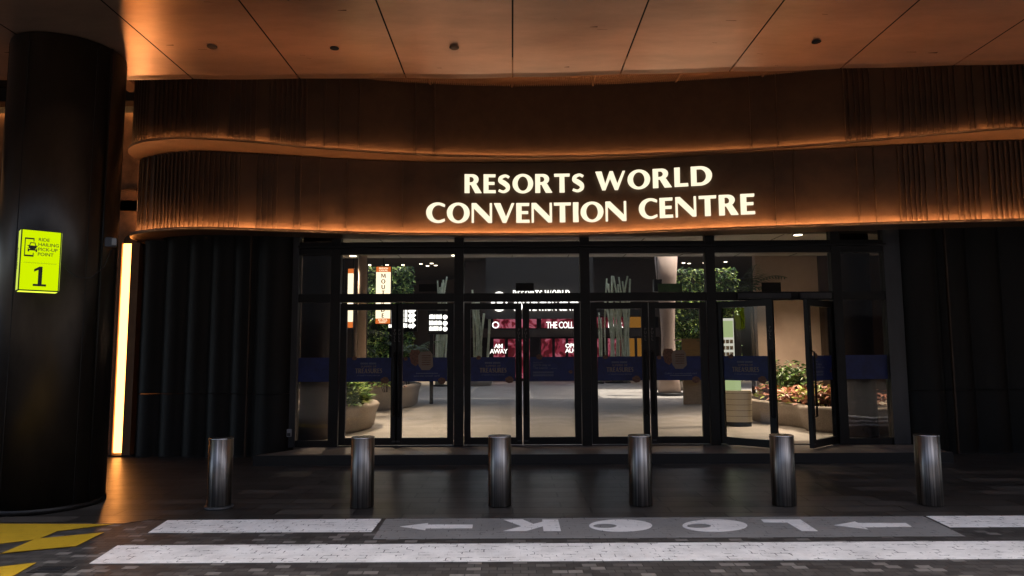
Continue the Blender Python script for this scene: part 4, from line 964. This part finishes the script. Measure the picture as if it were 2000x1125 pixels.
def stx(s, size, px, py, bold=.004, m='wtext', align='CENTER', line=.85, px2=None):
    x, z = ay(px, py, Y2-.2); me = text_mesh(s, size, .01, bold=bold, line=line, align=align, spacing=.92)
    if px2: me.transform(Matrix.Scale((ay(px2, py, Y2-.2)[0]-x)/(max(v.co.x for v in me.vertices)-min(v.co.x for v in me.vertices)), 4, (1, 0, 0)))
    return meobj('lettering', me, M[m], sh, SHI @ T(x, Y2-.2, z) @ UP)
stx('THE COLLECTORS', .48, 1067, 641, align='LEFT', px2=1163); stx('BAR', .46, 1202, 640); stx('O', .5, 968, 641); stx('AM\nAWAY', .32, 974, 680); stx('OPENING\nAUGUST 10', .30, 1104, 679, align='LEFT', px2=1162); 
# lit interior name board
Y3 = 30.0
nb = thing('name_board', 'white lit interior sign repeating the centre name, seen behind the door transom', 'sign', (1.2, Y3, 3.0)); NI = Matrix.Translation((-1.2, -Y3, -3.0))
zr1 = ay(1060, 584, Y3)[1]; zr2 = ay(1060, 607, Y3)[1]; xL = ay(1002, 580, Y3)[0]; xR = ay(1138, 580, Y3)[0]
word('RESORTS WORLD', .39, xL, lambda x: NI @ T(x, Y3, zr1) @ UP, 'letter', M['wtext'], nb, .02, width=(xR-xL)*.82)
word('CONVENTION CENTRE', .39, xL, lambda x: NI @ T(x, Y3, zr2) @ UP, 'letter', M['wtext'], nb, .02, width=(xR-xL))
xo, zo = ay(975, 589, Y3)
meobj('emblem', curve_mesh([ell(0, 0, .36, .44, n=30)[:-1], ell(.05, 0, .24, .33, n=30)[:-1], ell(.03, -.02, .13, .18, n=20)[:-1]], .02), M['wtext'], nb, NI @ T(xo, Y3, zo) @ UP)
o = obj('back_board', B(xo-.6, xR+.5, Y3+.1, Y3+.2, zr2-.35, 6.49), M['iceil'], nb); o.matrix_parent_inverse = NI.copy()
# plywood kiosk
X0, _ = az(1335, 790, .15); X1 = ay(1362, 700, 19.4)[0]; ztop = ay(1345, 664, 19.4)[1]
t = thing('kiosk', 'plain plywood kiosk box standing in the atrium', 'kiosk', (X0, 19.4, .15))
obj('front_panel', B(0, X1-X0, 0, .04, 0, ztop-.15), M['wood'], t); obj('side_panel', B(X1-X0+.002, X1-X0+.23, .01, .9, 0, ztop-.18), M['wood'], t); obj('top_board', B(-.01, X1-X0+.25, -.03, .9, ztop-.148, ztop-.11), M['wood'], t)
# directory totem
tt = thing('directory_totem', 'cream banded totem with a green printed board and rows of small photos', 'totem', (4.45, 13.7, .15), rad(-12))
zt2 = ay(1430, 622, 13.7)[1]-.15
bm = NB(); pts = [(.28*math.cos(rad(a))*1.0, .16*math.sin(rad(a))) for a in range(180, 361, 12)]+[(.28, .15), (-.28, .15)]
prism(bm, pts, .09, .70); obj('base', bm, M['cream'], tt)
bm = NB()
for k in range(5): prism(bm, [(p[0]*1.006, p[1]*1.006-.0005) for p in pts], .20+k*.11, .206+k*.11)
obj('base_joint', bm, M['gap'], tt); bm = NB(); prism(bm, [(p[0]*.96, p[1]*.94) for p in pts], .0, .088); obj('plinth', bm, M['gap'], tt)
obj('green_band', B(-.27, .08, -.10, .10, .702, .98), M['board'], tt)
obj('board', B(-.27, -.02, -.10, -.06, 1.0, zt2), M['boardw'], tt); obj('picture', B(-.255, -.035, -.108, -.101, zt2-.38, zt2-.05), M['board'], tt)
for r in range(3):
    for c in range(3): obj('photo', B(-.255+c*.075, -.192+c*.075, -.108, -.101, zt2-.50-r*.125, zt2-.425-r*.125), M['photo'], tt)
obj('post', B(-.018, .12, -.08, .08, .99, zt2+.06), M['dark'], tt)
# beige wall on the right
xw, _ = ay(1480, 600, 17.6); xw2, _ = ay(1565, 540, 16.2)
xw, _ = ay(1478, 600, 17.2); xw2, _ = ay(1600, 600, 17.2)
ip('beige_wall', B(xw, xw2, 17.2, 17.4, .15, 4.97), M['beige'], 'tall beige wall behind the red leaved plants'); ip('beige_wall', B(xw2+.003, 12, 17.1, 17.3, .15, 4.97), M['brownw'])
ip('beige_wall', B(-12, -6.6, 22.5, 22.7, .15, 4.97), M['beige']); 
ip('brown_pier', B(-.95+0, .15, 37, 37.3, .15, 5), M['brownw'])
# speakers hanging from the ceiling
X, Z = ay(1284, 558, 22)
t = thing('speaker', 'black box loudspeaker hung beside the pale curved column', 'speaker', (X, 22, Z)); obj('cabinet', B(-.13, .13, -.1, .1, -.2, .2, .01), M['black'], t); obj('bracket', B(-.01, .01, -.01, .01, .2, 4.96-Z), M['black'], t); obj('grille', B(-.11, .11, -.106, -.101, -.18, .18), M['gap'], t)
